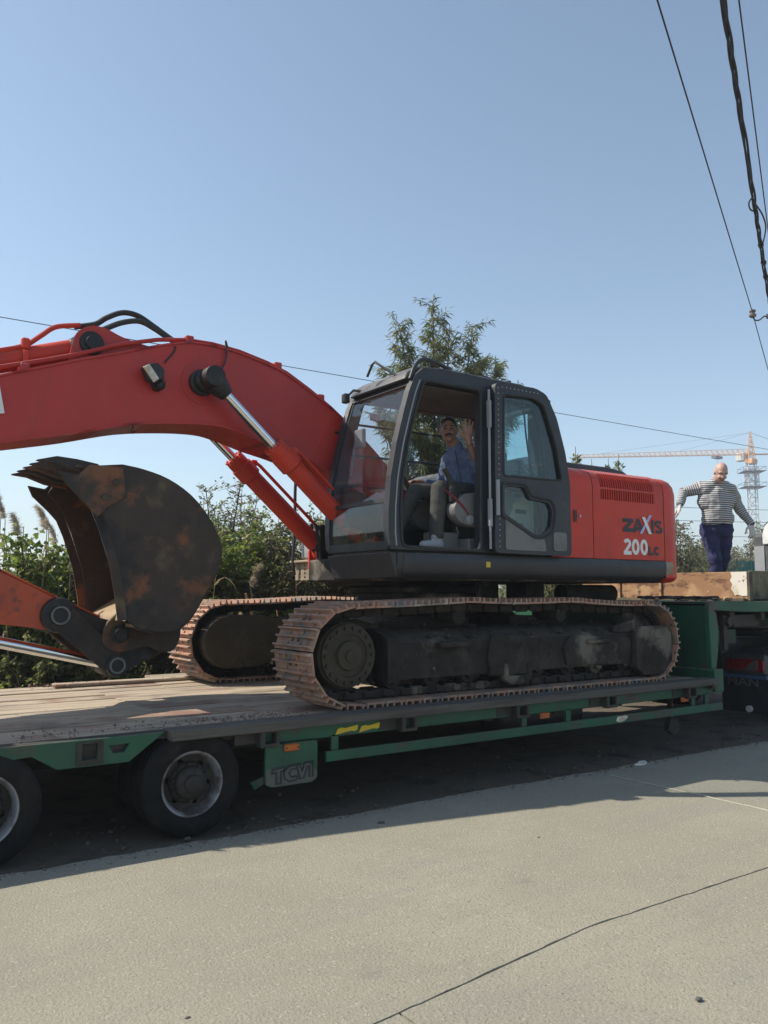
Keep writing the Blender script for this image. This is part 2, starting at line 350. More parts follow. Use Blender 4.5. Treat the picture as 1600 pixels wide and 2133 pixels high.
for x0, x1 in ((-60, -9.0), (-8.99, -3.43), (-3.42, 2.6), (2.61, 8.6), (8.61, 70)):
    slab(x0, x1, -6.7, -4.1635, .0225, .007)
slab(-60, 70, -12, -6.715, .022)
# pale mortar squeezed out along the cross joint
b = B(); b.tube([(.514+.012*noise.noise((0, y*5, 0)), y, .026) for y in np.arange(-3.9, -1.95, .06)], [.007+.005*noise.noise((2, y*6, 1)) for y in np.arange(-3.9, -1.95, .06)], 6)
part('joint_filler', b, 'mortar', road)
# ------------------------------------------------------------------ excavator
EX = root('excavator', (0, 0, .71), 'orange red tracked excavator with dark grey cab, loaded on the green trailer', 'excavator')
# ---- crawler tracks
def loop_path():
    p = []
    for i in range(13): p.append((-1.80+3.6*i/12, .745))
    for i in range(1, 16): a = -PI/2+PI*.97*i/15; p.append((1.82+.375*math.cos(a), 1.115+.372*math.sin(a)))
    p += [(1.35, 1.487), (1.0, 1.505), (.65, 1.527), (.3, 1.52), (0, 1.515), (-.3, 1.52), (-.62, 1.532), (-.95, 1.518), (-1.3, 1.503), (-1.6, 1.497)]
    for i in range(15): a = PI*.53+PI*.97*i/15; p.append((-1.82+.375*math.cos(a), 1.118+.372*math.sin(a)))
    return p
def resample(p, n):
    P = np.array(p+[p[0]]); d = np.r_[0, np.cumsum(np.hypot(*np.diff(P, axis=0).T))]; t = np.linspace(0, d[-1], n, endpoint=False)
    return np.c_[np.interp(t, d, P[:, 0]), np.interp(t, d, P[:, 1])], d[-1]/n
NS = 52; PT, pitch = resample(loop_path(), NS)
b = B()   # one shoe: x along the track, y across, z outward; two mud holes, three grousers
hw = pitch/2-.004
b.prism([(-hw, -.3), (hw, -.3), (hw, .3), (-hw, .3)], -.008, .008, 'Z', [[(-.03, -.065), (.022, -.065), (.022, -.025), (-.03, -.025)], [(-.03, .025), (.022, .025), (.022, .065), (-.03, .065)]])
for gx in (-.078, -.012, .062): b.prism([(gx-.012, .006), (gx+.012, .006), (gx+.006, .040), (gx-.006, .040)], -.298, .298, 'Y')
for gx in (-.05, .038):
    for gy in (-.1, .1): b.cyl((gx, gy, .006), (gx, gy, .02), .014, 6)
shoe = b.mesh('shoe', 'shoe_steel')
def track(yc):
    ch = B()
    for i in range(NS):
        c = PT[i]; nx = PT[(i+1) % NS]; t = Vector((nx[0]-PT[i-1][0], 0, nx[1]-PT[i-1][1])).normalized(); n = Vector((t.z, 0, -t.x))
        s0 = len(ch.v)
        for yy in (-.095, .095):
            ch.box(-.088, .05, yy-.02, yy+.02, -.085, -.010, .01); ch.box(-.01, .10, yy-.045, yy-.012, -.075, -.02, .01)
        ch.cyl((.07, -.13, -.05), (.07, .13, -.05), .022, 8)
        m = Matrix(((t.x, 0, n.x, c[0]), (0, 1, 0, yc), (t.z, 0, n.z, c[1]), (0, 0, 0, 1))); ch.xf(m, s0)
    tr = part('track', ch, 'mud_steel', EX)
    for i in range(NS):
        c = PT[i]; nx = PT[(i+1) % NS]; t = Vector((nx[0]-PT[i-1][0], 0, nx[1]-PT[i-1][1])).normalized(); n = Vector((t.z, 0, -t.x))
        inst('shoe', shoe, Matrix(((t.x, 0, n.x, c[0]), (0, 1, 0, yc), (t.z, 0, n.z, c[1]), (0, 0, 0, 1))), tr)
    return tr
track(-1.195); track(1.195)
for sg in (-1, 1):
    yc = 1.195*sg; yo = yc+.19*sg; yi = yc-.17*sg          # outer / inner faces
    # side frame: tapered box section with sloping top
    f = B(); f.prism([(yo, .90), (yo, 1.20), (yo-.10*sg, 1.27), (yi, 1.31), (yi, .90)], -1.42, 1.62, 'X')
    f.box(-1.44, -1.36, min(yo, yo+.012*sg), max(yo, yo+.012*sg), .88, 1.24)
    f.prism([(-.35, .88), (.08, .88), (.13, 1.0), (.08, 1.22), (-.33, 1.24), (-.38, 1.05)], yo, yo+.035*sg)
    f.prism([(.62, .93), (1.5, .91), (1.55, 1.16), (.7, 1.21), (.58, 1.1)], yo, yo+.03*sg)
    f.box(-.95, -.62, yo, yo+.09*sg, 1.15, 1.19, .008); f.box(.88, 1.2, yo, yo+.07*sg, 1.12, 1.155, .008)
    fr = part('track_frame', f, 'mud_steel', EX, bev=.012, seg=2)
    # idler with its guard
    d = B(); d.lathe([(0, -.07), (.12, -.07), (.13, -.05), (.30, -.05), (.33, -.03), (.33, .03), (.30, .05), (.13, .05), (.12, .07), (0, .07)], (1.82, yc, 1.11), n=40); part('idler', d, 'mud_steel', EX)
    d = B(); d.prism([(1.58, .86), (1.68, .78), (2.06, .78), (2.14, .92), (2.14, 1.18), (2.07, 1.27), (1.66, 1.27), (1.58, 1.2)], yo-.03*sg, yo+.07*sg); d.box(1.60, 2.0, yo-.2*sg, yo-.03*sg, .95, 1.2); d.mi = 1; d.box(1.86, 1.96, yo+.066*sg, yo+.073*sg, 1.13, 1.15)
    d.mi = 0; d.prism([(1.30, 1.28), (1.62, 1.34), (1.62, 1.22), (1.30, 1.22)], yo-.02*sg, yo+.02*sg)
    part('idler_guard', d, ['mud_steel', 'black_metal'], EX, bev=.015, seg=2)
    # drive sprocket and final drive drum with bolt ring
    d = B(); tooth = []
    for i in range(84):
        a = 2*PI*i/84; r = .335 if i % 4 in (0, 1) else .29; tooth.append((-1.82+r*math.cos(a), 1.118+r*math.sin(a)))
    d.prism(tooth, yc-.03, yc+.03); part('sprocket', d, 'mud_steel', EX)
    d = B(); d.lathe([(0, 0), (.22, 0), (.255, .04), (.26, .15), (.245, .165), (.245, .195), (.17, .20), (.165, .185), (.12, .185), (.11, .215), (.05, .22), (.045, .235), (0, .235)], (-1.82, yc+.02*sg, 1.118), (0, sg, 0), 40)
    for i in range(18):
        a = 2*PI*i/18; q = (-1.82+.215*math.cos(a), 0, 1.118+.215*math.sin(a)); d.cyl((q[0], yc+.215*sg, q[2]), (q[0], yc+.24*sg, q[2]), .016, 6)
    part('final_drive', d, 'olive_plate', EX)
    # oval travel motor cover on the inner side
    d = B(); cap = [(-1.80+.30*math.cos(a), 1.12+.27*math.sin(a)) for a in np.linspace(PI/2, 3*PI/2, 15)]+[(-1.5, .86), (-1.2, .95), (-1.2, 1.33), (-1.45, 1.38)]
    d.prism(cap, yi-.03*sg, yi-.20*sg); cov = part('motor_cover', d, 'olive_plate', EX, bev=.025, seg=3)
    d = B(); d.box(-1.25, -1.05, yi, yi-.16*sg, .9, 1.36, .02); part('motor_bracket', d, 'mud_steel', EX)
    ro = B(); ro.lathe([(0, -.17), (.05, -.17), (.052, -.13), (.092, -.125), (.095, -.06), (.075, -.055), (.075, .055), (.095, .06), (.092, .125), (.052, .13), (.05, .17), (0, .17)], (0, 0, 0), n=20)
    rme = ro.mesh('bottom_roller', 'mud_steel')
    for i in range(8): inst('bottom_roller', rme, Matrix.Translation((-1.34+.41*i, yc, .915)), EX)
    for x in (-.62, .65):
        d = B(); d.lathe([(0, -.02), (.045, 0), (.07, .01), (.075, .06), (.06, .08), (.06, .26), (0, .26)], (x, yc+.13*sg, 1.40), (0, -sg, 0), 20); d.box(x-.05, x+.05, yi, yi-.06*sg, 1.25, 1.44, .01); part('carrier_roller', d, 'mud_steel', EX)
    d = B(); d.prism([(-.20, .98), (-.20, .84), (-.13, .79), (.08, .79), (.14, .84), (.14, .98), (.09, .98), (.08, .87), (-.14, .87), (-.15, .98)], yo-.02*sg, yo+.05*sg); part('track_guard', d, 'mud_steel', EX, bev=.008)
    # lumps of dry mud lying on the frame
    d = B()
    for i in range(90):
        x = random.uniform(-1.3, 1.5); y = yo-sg*random.uniform(.02, .3); r = random.uniform(.008, .034); d.ball((x, y, 1.22+abs(y-yo)*.28+r*.3), (r*1.3, r, r*.7), 6, 4)
    tag(part('mud', d, 'mud_clod' if 'mud_clod' in MATS else 'mud_steel', EX), kind='stuff')
b = B(); b.prism([(-1.05, 1.12), (-.75, 1.42), (.75, 1.42), (1.05, 1.12), (.7, 1.02), (-.7, 1.02)], -.55, .55)
for sx in (-1, 1):
    for sy in (-1, 1): b.prism([(sx*.25, 1.05), (sx*.75, 1.05), (sx*1.1, 1.0), (sx*1.1, 1.28), (sx*.8, 1.38), (sx*.25, 1.40)], sy*.5, sy*1.03)
part('centre_frame', b, 'mud_steel', EX, bev=.02)
b = B(); b.lathe([(0, 1.38), (.60, 1.38), (.66, 1.42), (.66, 1.50), (.60, 1.52), (.60, 1.60), (.70, 1.62), (.70, 1.66), (.55, 1.74), (0, 1.74)], (-.12, 0, 0), (0, 0, 1), 56)
for i in range(36): a = 2*PI*i/36; b.cyl((-.12+.63*math.cos(a), .63*math.sin(a), 1.5), (-.12+.63*math.cos(a), .63*math.sin(a), 1.53), .014, 6)
part('swing_bearing', b, 'mud_steel', EX)
# ---- upper frame
b = B(); b.box(-1.15, 2.35, -1.28, .44, 1.715, 1.94, .02); b.box(-.42, 2.35, .44, 1.28, 1.715, 1.94, .02); b.box(-.95, .6, -.42, .42, 1.68, 2.05, .03); b.box(-1.1, -.6, -.36, -.28, 1.75, 2.3, .01); b.box(-1.1, -.6, .28, .36, 1.75, 2.3, .01)
b.box(.2, .5, -.6, -.2, 1.5, 1.72); b.box(.7, .95, -.8, -.5, 1.52, 1.72); b.cyl((1.3, -.7, 1.6), (2.1, -.7, 1.6), .10, 12)
part('upper_frame', b, 'mud_steel', EX)
sk = [(-1.372, 1.945), (-1.385, 1.90), (-1.385, 1.84), (-1.36, 1.775), (-1.30, 1.735), (-1.22, 1.73), (-1.22, 1.945)]
b = B(); b.prism(sk, -1.27, 2.19, 'X'); b.prism([(-1.385, 1.945), (-1.385, 1.84), (-1.33, 1.735), (-.36, 1.735), (-.34, 1.945)], -1.33, -1.268, 'X')
b.prism([(-1.33, 1.735), (-1.33, 1.945), (-1.40, 1.945)], -1.375, -.36)
skt = part('side_skirt', b, 'cab_grey', EX, bev=.006)
part('warning_sticker', B().box(-.36, -.31, -1.3875, -1.3855, 1.835, 1.885), 'yellow_tape', skt)
b = B(); b.prism(sk, 2.195, 2.32, 'X'); part('skirt_end', b, 'tan_metal', EX, bev=.01)
# ---- engine house: dark inner body, red door panels with a louvred vent
sec = [(-1.36, 1.95), (-1.36, 2.55), (-1.36, 2.655), (-1.358, 2.675), (-1.350, 2.73), (-1.333, 2.775), (-1.302, 2.815), (-1.20, 2.86), (-.95, 2.88)]
full = [(y+.10 if y < -1 else y, z-.07) for y, z in sec]; inner = full+[(-y, z) for y, z in reversed(full)]
part('engine_body', B().prism(inner, .42, 2.2, 'X'), 'black_metal', EX)
def shell(b, i0, i1, x0, x1, th=.022):
    P = sec[i0:i1+1]; N = []
    for k in range(i0, i1+1):
        a = Vector(sec[max(k-1, 0)]); c = Vector(sec[min(k+1, len(sec)-1)]); t = (c-a).normalized(); N.append(Vector((-t.y, t.x)))
    outer = [(p[0]+n.x*.006, p[1]+n.y*.006) for p, n in zip(P, N)]; inn = [(p[0]-n.x*th, p[1]-n.y*th) for p, n in zip(P, N)]
    b.prism(outer+inn[::-1], x0, x1, 'X')
b = B(); shell(b, 0, 8, .50, 1.078); pd = part('pump_door', b, 'paint_red', EX, bev=.003)
b = B(); shell(b, 0, 1, 1.086, 2.19); shell(b, 1, 8, 1.086, 1.20); shell(b, 1, 8, 2.045, 2.19); shell(b, 2, 3, 1.2, 2.045); shell(b, 6, 8, 1.2, 2.045)
ed = part('engine_door', b, 'paint_red', EX, weld=.0004)
for i in range(24):
    x = 1.2+(i+.5)*.845/24+.004; b = B(); shell(b, 1, 2, x-.0065, x+.0065, .018); shell(b, 3, 6, x-.0065, x+.0065, .018)
    sl = part('slat', b, 'paint_red', ed)
b = B(); b.box(.80, .92, -1.372, -1.3655, 2.30, 2.42); pl = part('latch_plate', b, 'paint_red', pd)
b = B(); b.box(.80, .84, -1.376, -1.372, 2.305, 2.415); part('latch_gap', b, 'black_metal', pd)
b = B(); b.cyl((.88, -1.38, 2.36), (.88, -1.37, 2.36), .014, 12); part('latch_button', b, 'white_paint', pd)
# lettering on the engine door
yl = -1.368
def ribbon(b, pts, w, y, th=.002):
    P = [Vector(p) for p in pts]; l = []; r = []
    for k, p in enumerate(P):
        t0 = (p-P[k-1]).normalized() if k else (P[1]-p).normalized(); t1 = (P[k+1]-p).normalized() if k < len(P)-1 else t0
        n0 = Vector((-t0.y, t0.x)); n1 = Vector((-t1.y, t1.x)); m = (n0+n1); m = m/max(m.length_squared/2, .6); l.append(p+m*w/2); r.append(p-m*w/2)
    for k in range(len(P)-1): b.prism([tuple(l[k]), tuple(l[k+1]), tuple(r[k+1]), tuple(r[k])], y-th, y)
def letter(ch, x, z, wd, h, w, m, y=yl):
    A = lambda a: [(x+u*wd, z+v*h) for u, v in a]; e = w/2/h; f = w/2/wd; b = B(); arc = lambda cx, cz, rx, rz, a0, a1, n=12: [(cx+rx*math.cos(math.radians(a0+(a1-a0)*k/n)), cz+rz*math.sin(math.radians(a0+(a1-a0)*k/n))) for k in range(n+1)]
    S = {'Z': [[(0, 1-e), (1, 1-e)], [(1-f*.9, 1-e), (f*.9, e)], [(0, e), (1, e)]], 'A': [[(f, 0), (.5, 1)], [(.5, 1), (1-f, 0)], [(.25, .28), (.75, .28)]], 'I': [[(.5, 0), (.5, 1)]], 'L': [[(f, 1), (f, 0)], [(0, e), (1, e)]],
         'S': [arc(.5, .73, .5-f, .27-e, 30, 270, 12)+arc(.5, .27, .5-f, .27-e, 90, -150, 12)[1:]], 'C': [arc(.5, .5, .5-f, .5-e, 50, 310, 16)], '0': [arc(.5, .5, .5-f, .5-e, 0, 360, 24)], '2': [arc(.5, .70, .5-f, .30-e, 165, -20, 10)+[(f, e)], [(0, e), (1, e)]]}[ch]
    for k, q in enumerate(S): ribbon(b, A(q), w, y-.0004*k)
    return part('lettering', b, m, ed)
for ch, x, wd in (('Z', 1.525, .165), ('A', 1.675, .185), ('I', 1.975, .05), ('S', 2.03, .135)): letter(ch, x, 2.235, wd, .14, .031 if ch == 'S' else .040, 'letter_dark')
for ch, x in (('2', 1.525), ('0', 1.655), ('0', 1.79)): letter(ch, x, 2.0, .12, .165, .037, 'letter_white')
for ch, x, wd in (('L', 1.925, .075), ('C', 2.01, .105)): letter(ch, x, 2.0, wd, .095, .028, 'letter_dark')
b = B(); b.prism([(1.785, 2.225), (1.825, 2.225), (1.985, 2.425), (1.945, 2.425)], yl-.006, yl-.003); part('emblem_stroke', b, 'letter_blue', ed)
b = B(); b.prism([(1.925, 2.225), (1.975, 2.225), (1.87, 2.40), (1.82, 2.40)], yl-.009, yl-.0065); part('emblem_stroke', b, 'letter_white', ed)
# ---- counterweight
out = [(2.20, -1.368), (2.30, -1.372), (2.37, -1.365), (2.43, -1.335), (2.475, -1.28), (2.50, -1.18), (2.545, -1.0), (2.61, -.7), (2.66, -.35), (2.68, 0)]
out = out+[(x, -y) for x, y in reversed(out[:-1])]; c0 = Vector((2.2, 0)); b = B(); lev = [(1.72, .07), (1.735, .03), (1.77, 0), (2.67, 0), (2.755, .018), (2.81, .055), (2.845, .11), (2.86, .20)]
k = len(out)
for z, ins in lev:
    for x, y in out:
        q = Vector((x, y)); d = (q-Vector((1.9, 0))); d = d.normalized(); b.v.append((max(x-ins*max(d.x, 0), 2.2), y-ins*(1 if y > 0 else -1 if y < 0 else 0)*min(1, abs(y)/.3), z))
b.f += [(i*k+j, i*k+j+1, (i+1)*k+j+1, (i+1)*k+j) for i in range(len(lev)-1) for j in range(k-1)]+[(i*k+k-1, i*k, (i+1)*k, (i+1)*k+k-1) for i in range(len(lev)-1)]+[tuple(range(k))[::-1], tuple(range((len(lev)-1)*k, len(lev)*k))]
b.m = [0]*len(b.f); cw = part('counterweight', b, 'paint_red', EX, ang=40)
b = B(); b.prism([(2.195, 1.76), (2.205, 1.76), (2.205, 2.68), (2.195, 2.68)], -1.368, -1.30); part('seam', b, 'black_metal', cw)
# ---- engine hood on top
b = B(); b.prism([(.50, 2.82), (.52, 2.95), (.62, 2.99), (1.85, 2.985), (2.10, 2.96), (2.26, 2.89), (2.28, 2.82)], -.93, .93); part('engine_hood', b, 'cab_grey', EX, bev=.03, seg=3)
b = B(); b.box(-.40, .45, .38, 1.32, 1.95, 2.62, .03); b.box(.42, .6, -.33, 1.32, 1.95, 2.8, .02); part('tank', b, 'paint_red', EX)
# ---- storage box, perforated step and handrail at the front of the far side
b = B(); b.prism([(-.93, 1.98), (-.52, 1.98), (-.52, 2.33), (-.76, 2.33), (-.88, 2.24), (-.93, 2.16)], .55, .98); bx_ = part('storage_box', b, 'grey_paint', EX, bev=.02, seg=2)
for i in range(3): part('vent_slot', B().box(-.72, -.60, .544, .549, 2.02+.065*i, 2.065+.065*i), 'black_metal', bx_)
part('seam', B().box(-.89, -.52, .543, .548, 2.222, 2.230), 'black_metal', bx_)
b = B(); holes = []
for i in range(4):
    for j in range(4): holes.append([(.62+.11*i+.018*math.cos(a), 1.775+.042*j+.014*math.sin(a)) for a in np.linspace(0, 2*PI, 6, endpoint=False)])
b.prism([(.55, 1.745), (1.05, 1.745), (1.05, 1.93), (.55, 1.93)], -.96, -.952, 'X', holes); b.box(-1.02, -.5, .5, 1.08, 1.93, 1.955, .005)
b.prism([(-.96, 1.93), (-.5, 1.93), (-.5, 1.745), (-.80, 1.745)], .50, .508)
part('step_plate', b, 'tan_metal', EX)
b = B(); b.tube(spline([(-1.0, 1.0, 1.80), (-1.02, 1.0, 1.95), (-1.0, 1.0, 2.3), (-1.0, 1.0, 2.75), (-.97, 1.0, 2.88), (-.85, 1.02, 2.92), (-.4, 1.05, 2.9)]), .018, 8); part('handrail', b, 'black_metal', EX)
# ---- boom
topc = [(-5.95, 2.50), (-5.75, 2.66), (-5.0, 2.97), (-4.23, 3.24), (-3.67, 3.45), (-3.33, 3.565), (-3.01, 3.68), (-2.74, 3.755), (-2.51, 3.765), (-2.26, 3.74), (-1.98, 3.68), (-1.8, 3.625), (-1.56, 3.505), (-1.31, 3.36), (-1.12, 3.23), (-.75, 2.93), (-.35, 2.52), (-.18, 2.30)]
botc = [(-.2, 2.12), (-.4, 2.08), (-.75, 2.35), (-1.0, 2.56), (-1.27, 2.74), (-1.5, 2.845), (-1.72, 2.91), (-2.0, 2.97), (-2.14, 3.01), (-2.3, 3.05), (-2.47, 3.075), (-2.78, 3.06), (-3.21, 3.0), (-3.69, 2.87), (-4.21, 2.75), (-5.0, 2.56), (-5.7, 2.38), (-5.92, 2.38)]
topc = [tuple(p) for p in spline(topc, 4)]; botc = [tuple(p) for p in spline(botc, 4)]
b = B(); b.prism(topc+botc, -.25, .25)
def strip(b, pts, th, y0, y1):
    P = [Vector(p) for p in pts]; o2 = []
    for i, p in enumerate(P):
        t = (P[min(i+1, len(P)-1)]-P[max(i-1, 0)]).normalized(); o2.append(p+Vector((-t.y, t.x))*th)
    for i in range(len(P)-1): b.prism([tuple(P[i]), tuple(P[i+1]), tuple(o2[i+1]), tuple(o2[i])], y0, y1)
strip(b, topc, .016, -.268, .268); strip(b, botc[4:], .016, -.268, .268)
BM = part('boom', b, 'paint_boom', EX, weld=.0005, ang=50)
b = B(); b.box(-1.42, -1.40, -.256, -.25, 2.80, 3.30); b.xf(Matrix.Translation((-1.41, 0, 3)) @ Matrix.Rotation(.42, 4, 'Y') @ Matrix.Translation((1.41, 0, -3))); part('weld_seam', b, 'paint_boom', BM)
def ringboss(x, z, y0, y1, r, name, mt, par):
    d = B(); d.lathe([(0, 0), (r, 0), (r, abs(y1-y0)*.75), (r*.86, abs(y1-y0)), (0, abs(y1-y0))], (x, y0, z), (0, 1 if y1 > y0 else -1, 0), 28); return part(name, d, mt, par)
for sg in (-1, 1):
    ringboss(-2.61, 3.425, .25*sg, .260*sg, .19, 'boss_plate', 'paint_boom', BM)
    g = ringboss(-2.62, 3.42, .262*sg, .32*sg, .115, 'grease_boss', 'grease', BM)
    d = B(); d.ball((-2.60, .36*sg, 3.425), (.115, .05, .10), 16, 10); part('grease_lump', d, 'grease', BM)
    # boom cylinder
    A = Vector((-2.60, .42*sg, 3.435)); Z = Vector((-.98, .42*sg, 2.02)); u = (Z-A).normalized()
    d = B(); d.lathe([(0, -.05), (.088, -.05), (.092, 0), (.092, .10), (.08, .12), (0, .12)], (A.x, A.y-.06, A.z), (0, 1, 0), 24); d.tube([A+u*.06, A+u*.13, A+u*.20], [.10, .085, .06], 16); part('rod_eye', d, 'grease', EX)
    d = B(); d.cyl(A+u*.15, A+u*.85, .044, 28); part('piston_rod', d, 'chrome', EX)
    d = B(); d.tube([A+u*.80, A+u*.82, A+u*.90, A+u*.905, A+u*1.05, A+u*1.07, A+u*2.02, A+u*2.04], [.08, .096, .096, .108, .108, .088, .088, .06], 28)
    w = u.cross(Vector((0, 1, 0))).normalized()
    for i in range(12):
        a = 2*PI*i/12; c = A+u*.80+(w*math.cos(a)+Vector((0, 1, 0))*math.sin(a))*.086; d.cyl(c-u*.012, c+u*.01, .012, 6)
    cy = part('cylinder_barrel', d, 'paint_red', EX)
    d = B(); e = A+u*.98+w*.125*(-1 if w.z < 0 else 1); w2 = w*(-1 if w.z < 0 else 1)
    d.tube([A+u*.98+w2*.10, A+u*.98+w2*.14, A+u*1.05+w2*.15, A+u*1.95+w2*.15, A+u*2.0+w2*.11], .017, 8); d.box(*[c for k in range(3) for c in ((A+u*.98)[k]+w2[k]*.12-.03, (A+u*.98)[k]+w2[k]*.12+.03)], .008)
    part('oil_pipe', d, 'paint_red', cy)
    d = B(); d.lathe([(0, -.08), (.10, -.08), (.10, .08), (0, .08)], (Z.x, Z.y, Z.z), (0, 1, 0), 20); d.prism([(Z.x-.12, 1.85), (Z.x+.3, 1.85), (Z.x+.2, 2.08), (Z.x, 2.14), (Z.x-.12, 2.04)], Z.y-.11, Z.y-.08); d.prism([(Z.x-.12, 1.85), (Z.x+.3, 1.85), (Z.x+.2, 2.08), (Z.x, 2.14), (Z.x-.12, 2.04)], Z.y+.08, Z.y+.11); part('cylinder_foot', d, 'paint_red', EX)
    d = B()
    for q in (-.05, .03): d.tube(spline([A+u*1.86+w2*.13+Vector((0, q, 0)), A+u*1.98+w2*.02+Vector((.0, q-.05, -.03)), Z+Vector((-.10, q, .02)), Z+Vector((.12, q, -.2))]), .018, 8)
    part('hose', d, 'black_rubber', EX)
# arm cylinder, its bracket and pin
for y in (-.15, .13):
    d = B(); d.prism(smooth_poly([(-3.72, 3.42), (-3.66, 3.72), (-3.55, 3.80), (-3.43, 3.80), (-3.28, 3.74), (-3.05, 3.70), (-2.86, 3.705), (-2.95, 3.66)], .06), y, y+.025); part('cylinder_bracket', d, 'paint_boom', BM)
A = Vector((-3.53, 0, 3.645)); u = Vector((-1, 0, -.345)).normalized()
d = B(); d.tube([A+u*.09, A+u*.12, A+u*1.5, A+u*1.52, A+u*1.7], [.05, .088, .088, .105, .105], 28); acy = part('cylinder_barrel', d, 'paint_red', EX)
d = B(); d.cyl(A+u*1.65, A+u*2.74, .045, 20); part('piston_rod', d, 'chrome', EX)
d = B(); d.lathe([(0, -.20), (.055, -.20), (.06, -.175), (.095, -.17), (.10, -.16), (.10, -.125), (.11, -.12), (.11, .12), (.10, .2), (0, .2)], (A.x, 0, A.z), (0, 1, 0), 28); d.ball(A+u*.12, (.07, .1, .1), 12, 8); part('cylinder_pin', d, 'grease', EX)
d = B(); d.tube(spline([A+u*.60+Vector((0, -.05, .085)), A+u*.50+Vector((0, -.05, .10)), A+u*.40+Vector((0, -.06, .15)), A+u*.28+Vector((0, -.06, .205)), A+u*.08+Vector((0, -.06, .19))]), .021, 10); d.tube([A+u*1.6+Vector((0, -.05, .085)), A+u*.6+Vector((0, -.05, .085))], .021, 8); part('oil_pipe', d, 'paint_red', acy)
d = B(); c = A+u*.52; d.tube([c+u*-.012, c+u*.012], [.098, .098], 24); d.box(c.x-.03, c.x+.03, -.09, -.02, c.z+.06, c.z+.15, .01); d.box(c.x-.02, c.x+.02, -.12, -.09, c.z-.08, c.z+.04, .005); part('clamp', d, 'paint_red', acy)
hz = lambda pts, y, nm: part(nm, B().tube(spline([(x, y, z) for x, z in pts]), .024, 10), 'black_rubber', EX)
hz([(-3.64, 3.80), (-3.55, 3.825), (-3.46, 3.86), (-3.38, 3.925), (-3.25, 3.995), (-3.12, 3.995), (-2.98, 3.93), (-2.85, 3.86), (-2.76, 3.815)], -.02, 'hose')
hz([(-3.50, 3.745), (-3.42, 3.795), (-3.28, 3.875), (-3.13, 3.915), (-3.0, 3.875), (-2.87, 3.81), (-2.80, 3.785)], -.12, 'hose')
tp = [(-5.6, 2.78), (-5.0, 3.02), (-4.22, 3.30), (-3.9, 3.405), (-3.66, 3.49), (-3.31, 3.635), (-3.0, 3.755), (-2.74, 3.80), (-2.5, 3.805), (-2.24, 3.78), (-1.96, 3.72), (-1.76, 3.655), (-1.52, 3.53), (-1.28, 3.385), (-1.05, 3.22)]
for y in (-.205, -.03, .12): part('oil_pipe', B().tube([(x, y, z+(.012 if y > -.1 else .028 if x < -3.2 else 0)) for x, z in tp if y < -.1 or x > -2.9], .018, 8), 'paint_boom', BM)
for x, z in ((-4.05, 3.345), (-2.72, 3.80), (-1.86, 3.70), (-1.40, 3.46)):
    d = B(); d.box(x-.035, x+.035, -.24, .16, z-.05, z+.035, .008); part('clamp', d, 'paint_boom', BM)
# work light
d = B(); d.prism([(-3.13, 3.36), (-3.075, 3.325), (-2.99, 3.40), (-2.99, 3.46), (-3.05, 3.51), (-3.12, 3.49), (-3.17, 3.46)], -.38, -.29); wl = part('work_light', d, 'black_metal', EX, bev=.012, seg=2)
d = B(); d.prism([(-3.178, 3.452), (-3.125, 3.482), (-3.040, 3.372), (-3.083, 3.335)], -.394, -.374); part('lens', d, 'white_paint', wl, bev=.004)
d = B(); d.cyl((-3.015, -.33, 3.335), (-3.015, -.25, 3.335), .045, 14); d.ball((-3.01, -.34, 3.33), .04, 12, 8); d.box(-3.04, -2.98, -.33, -.30, 3.33, 3.40); part('bracket', d, 'grease', wl)
part('wire', B().tube(spline([(-2.97, -.27, 3.36), (-2.95, -.28, 3.40), (-2.94, -.275, 3.36), (-2.98, -.262, 3.32)]), .006, 6), 'amber', wl)
part('cable', B().tube(spline([(-2.50, -.29, 3.50), (-2.44, -.29, 3.58), (-2.40, -.28, 3.70), (-2.405, -.27, 3.83), (-2.38, -.26, 3.78), (-2.34, -.25, 3.75)]), .008, 6), 'black_rubber', BM)
part('cable', B().tube(spline([(-2.86, -.26, 3.71), (-2.87, -.262, 3.66), (-2.93, -.262, 3.58), (-2.95, -.262, 3.55)]), .007, 6), 'black_rubber', BM)
part('hook', B().tube(spline([(-3.20, -.24, 3.0), (-3.20, -.24, 2.965), (-3.215, -.24, 2.945), (-3.20, -.24, 2.93), (-3.185, -.24, 2.94)]), .005, 6), 'black_metal', BM)
txt('lettering', 'HITACHI', .30, 'letter_white', BM, (-5.33, -.272, 2.735), (PI/2, -.20, 0), bold=.02)
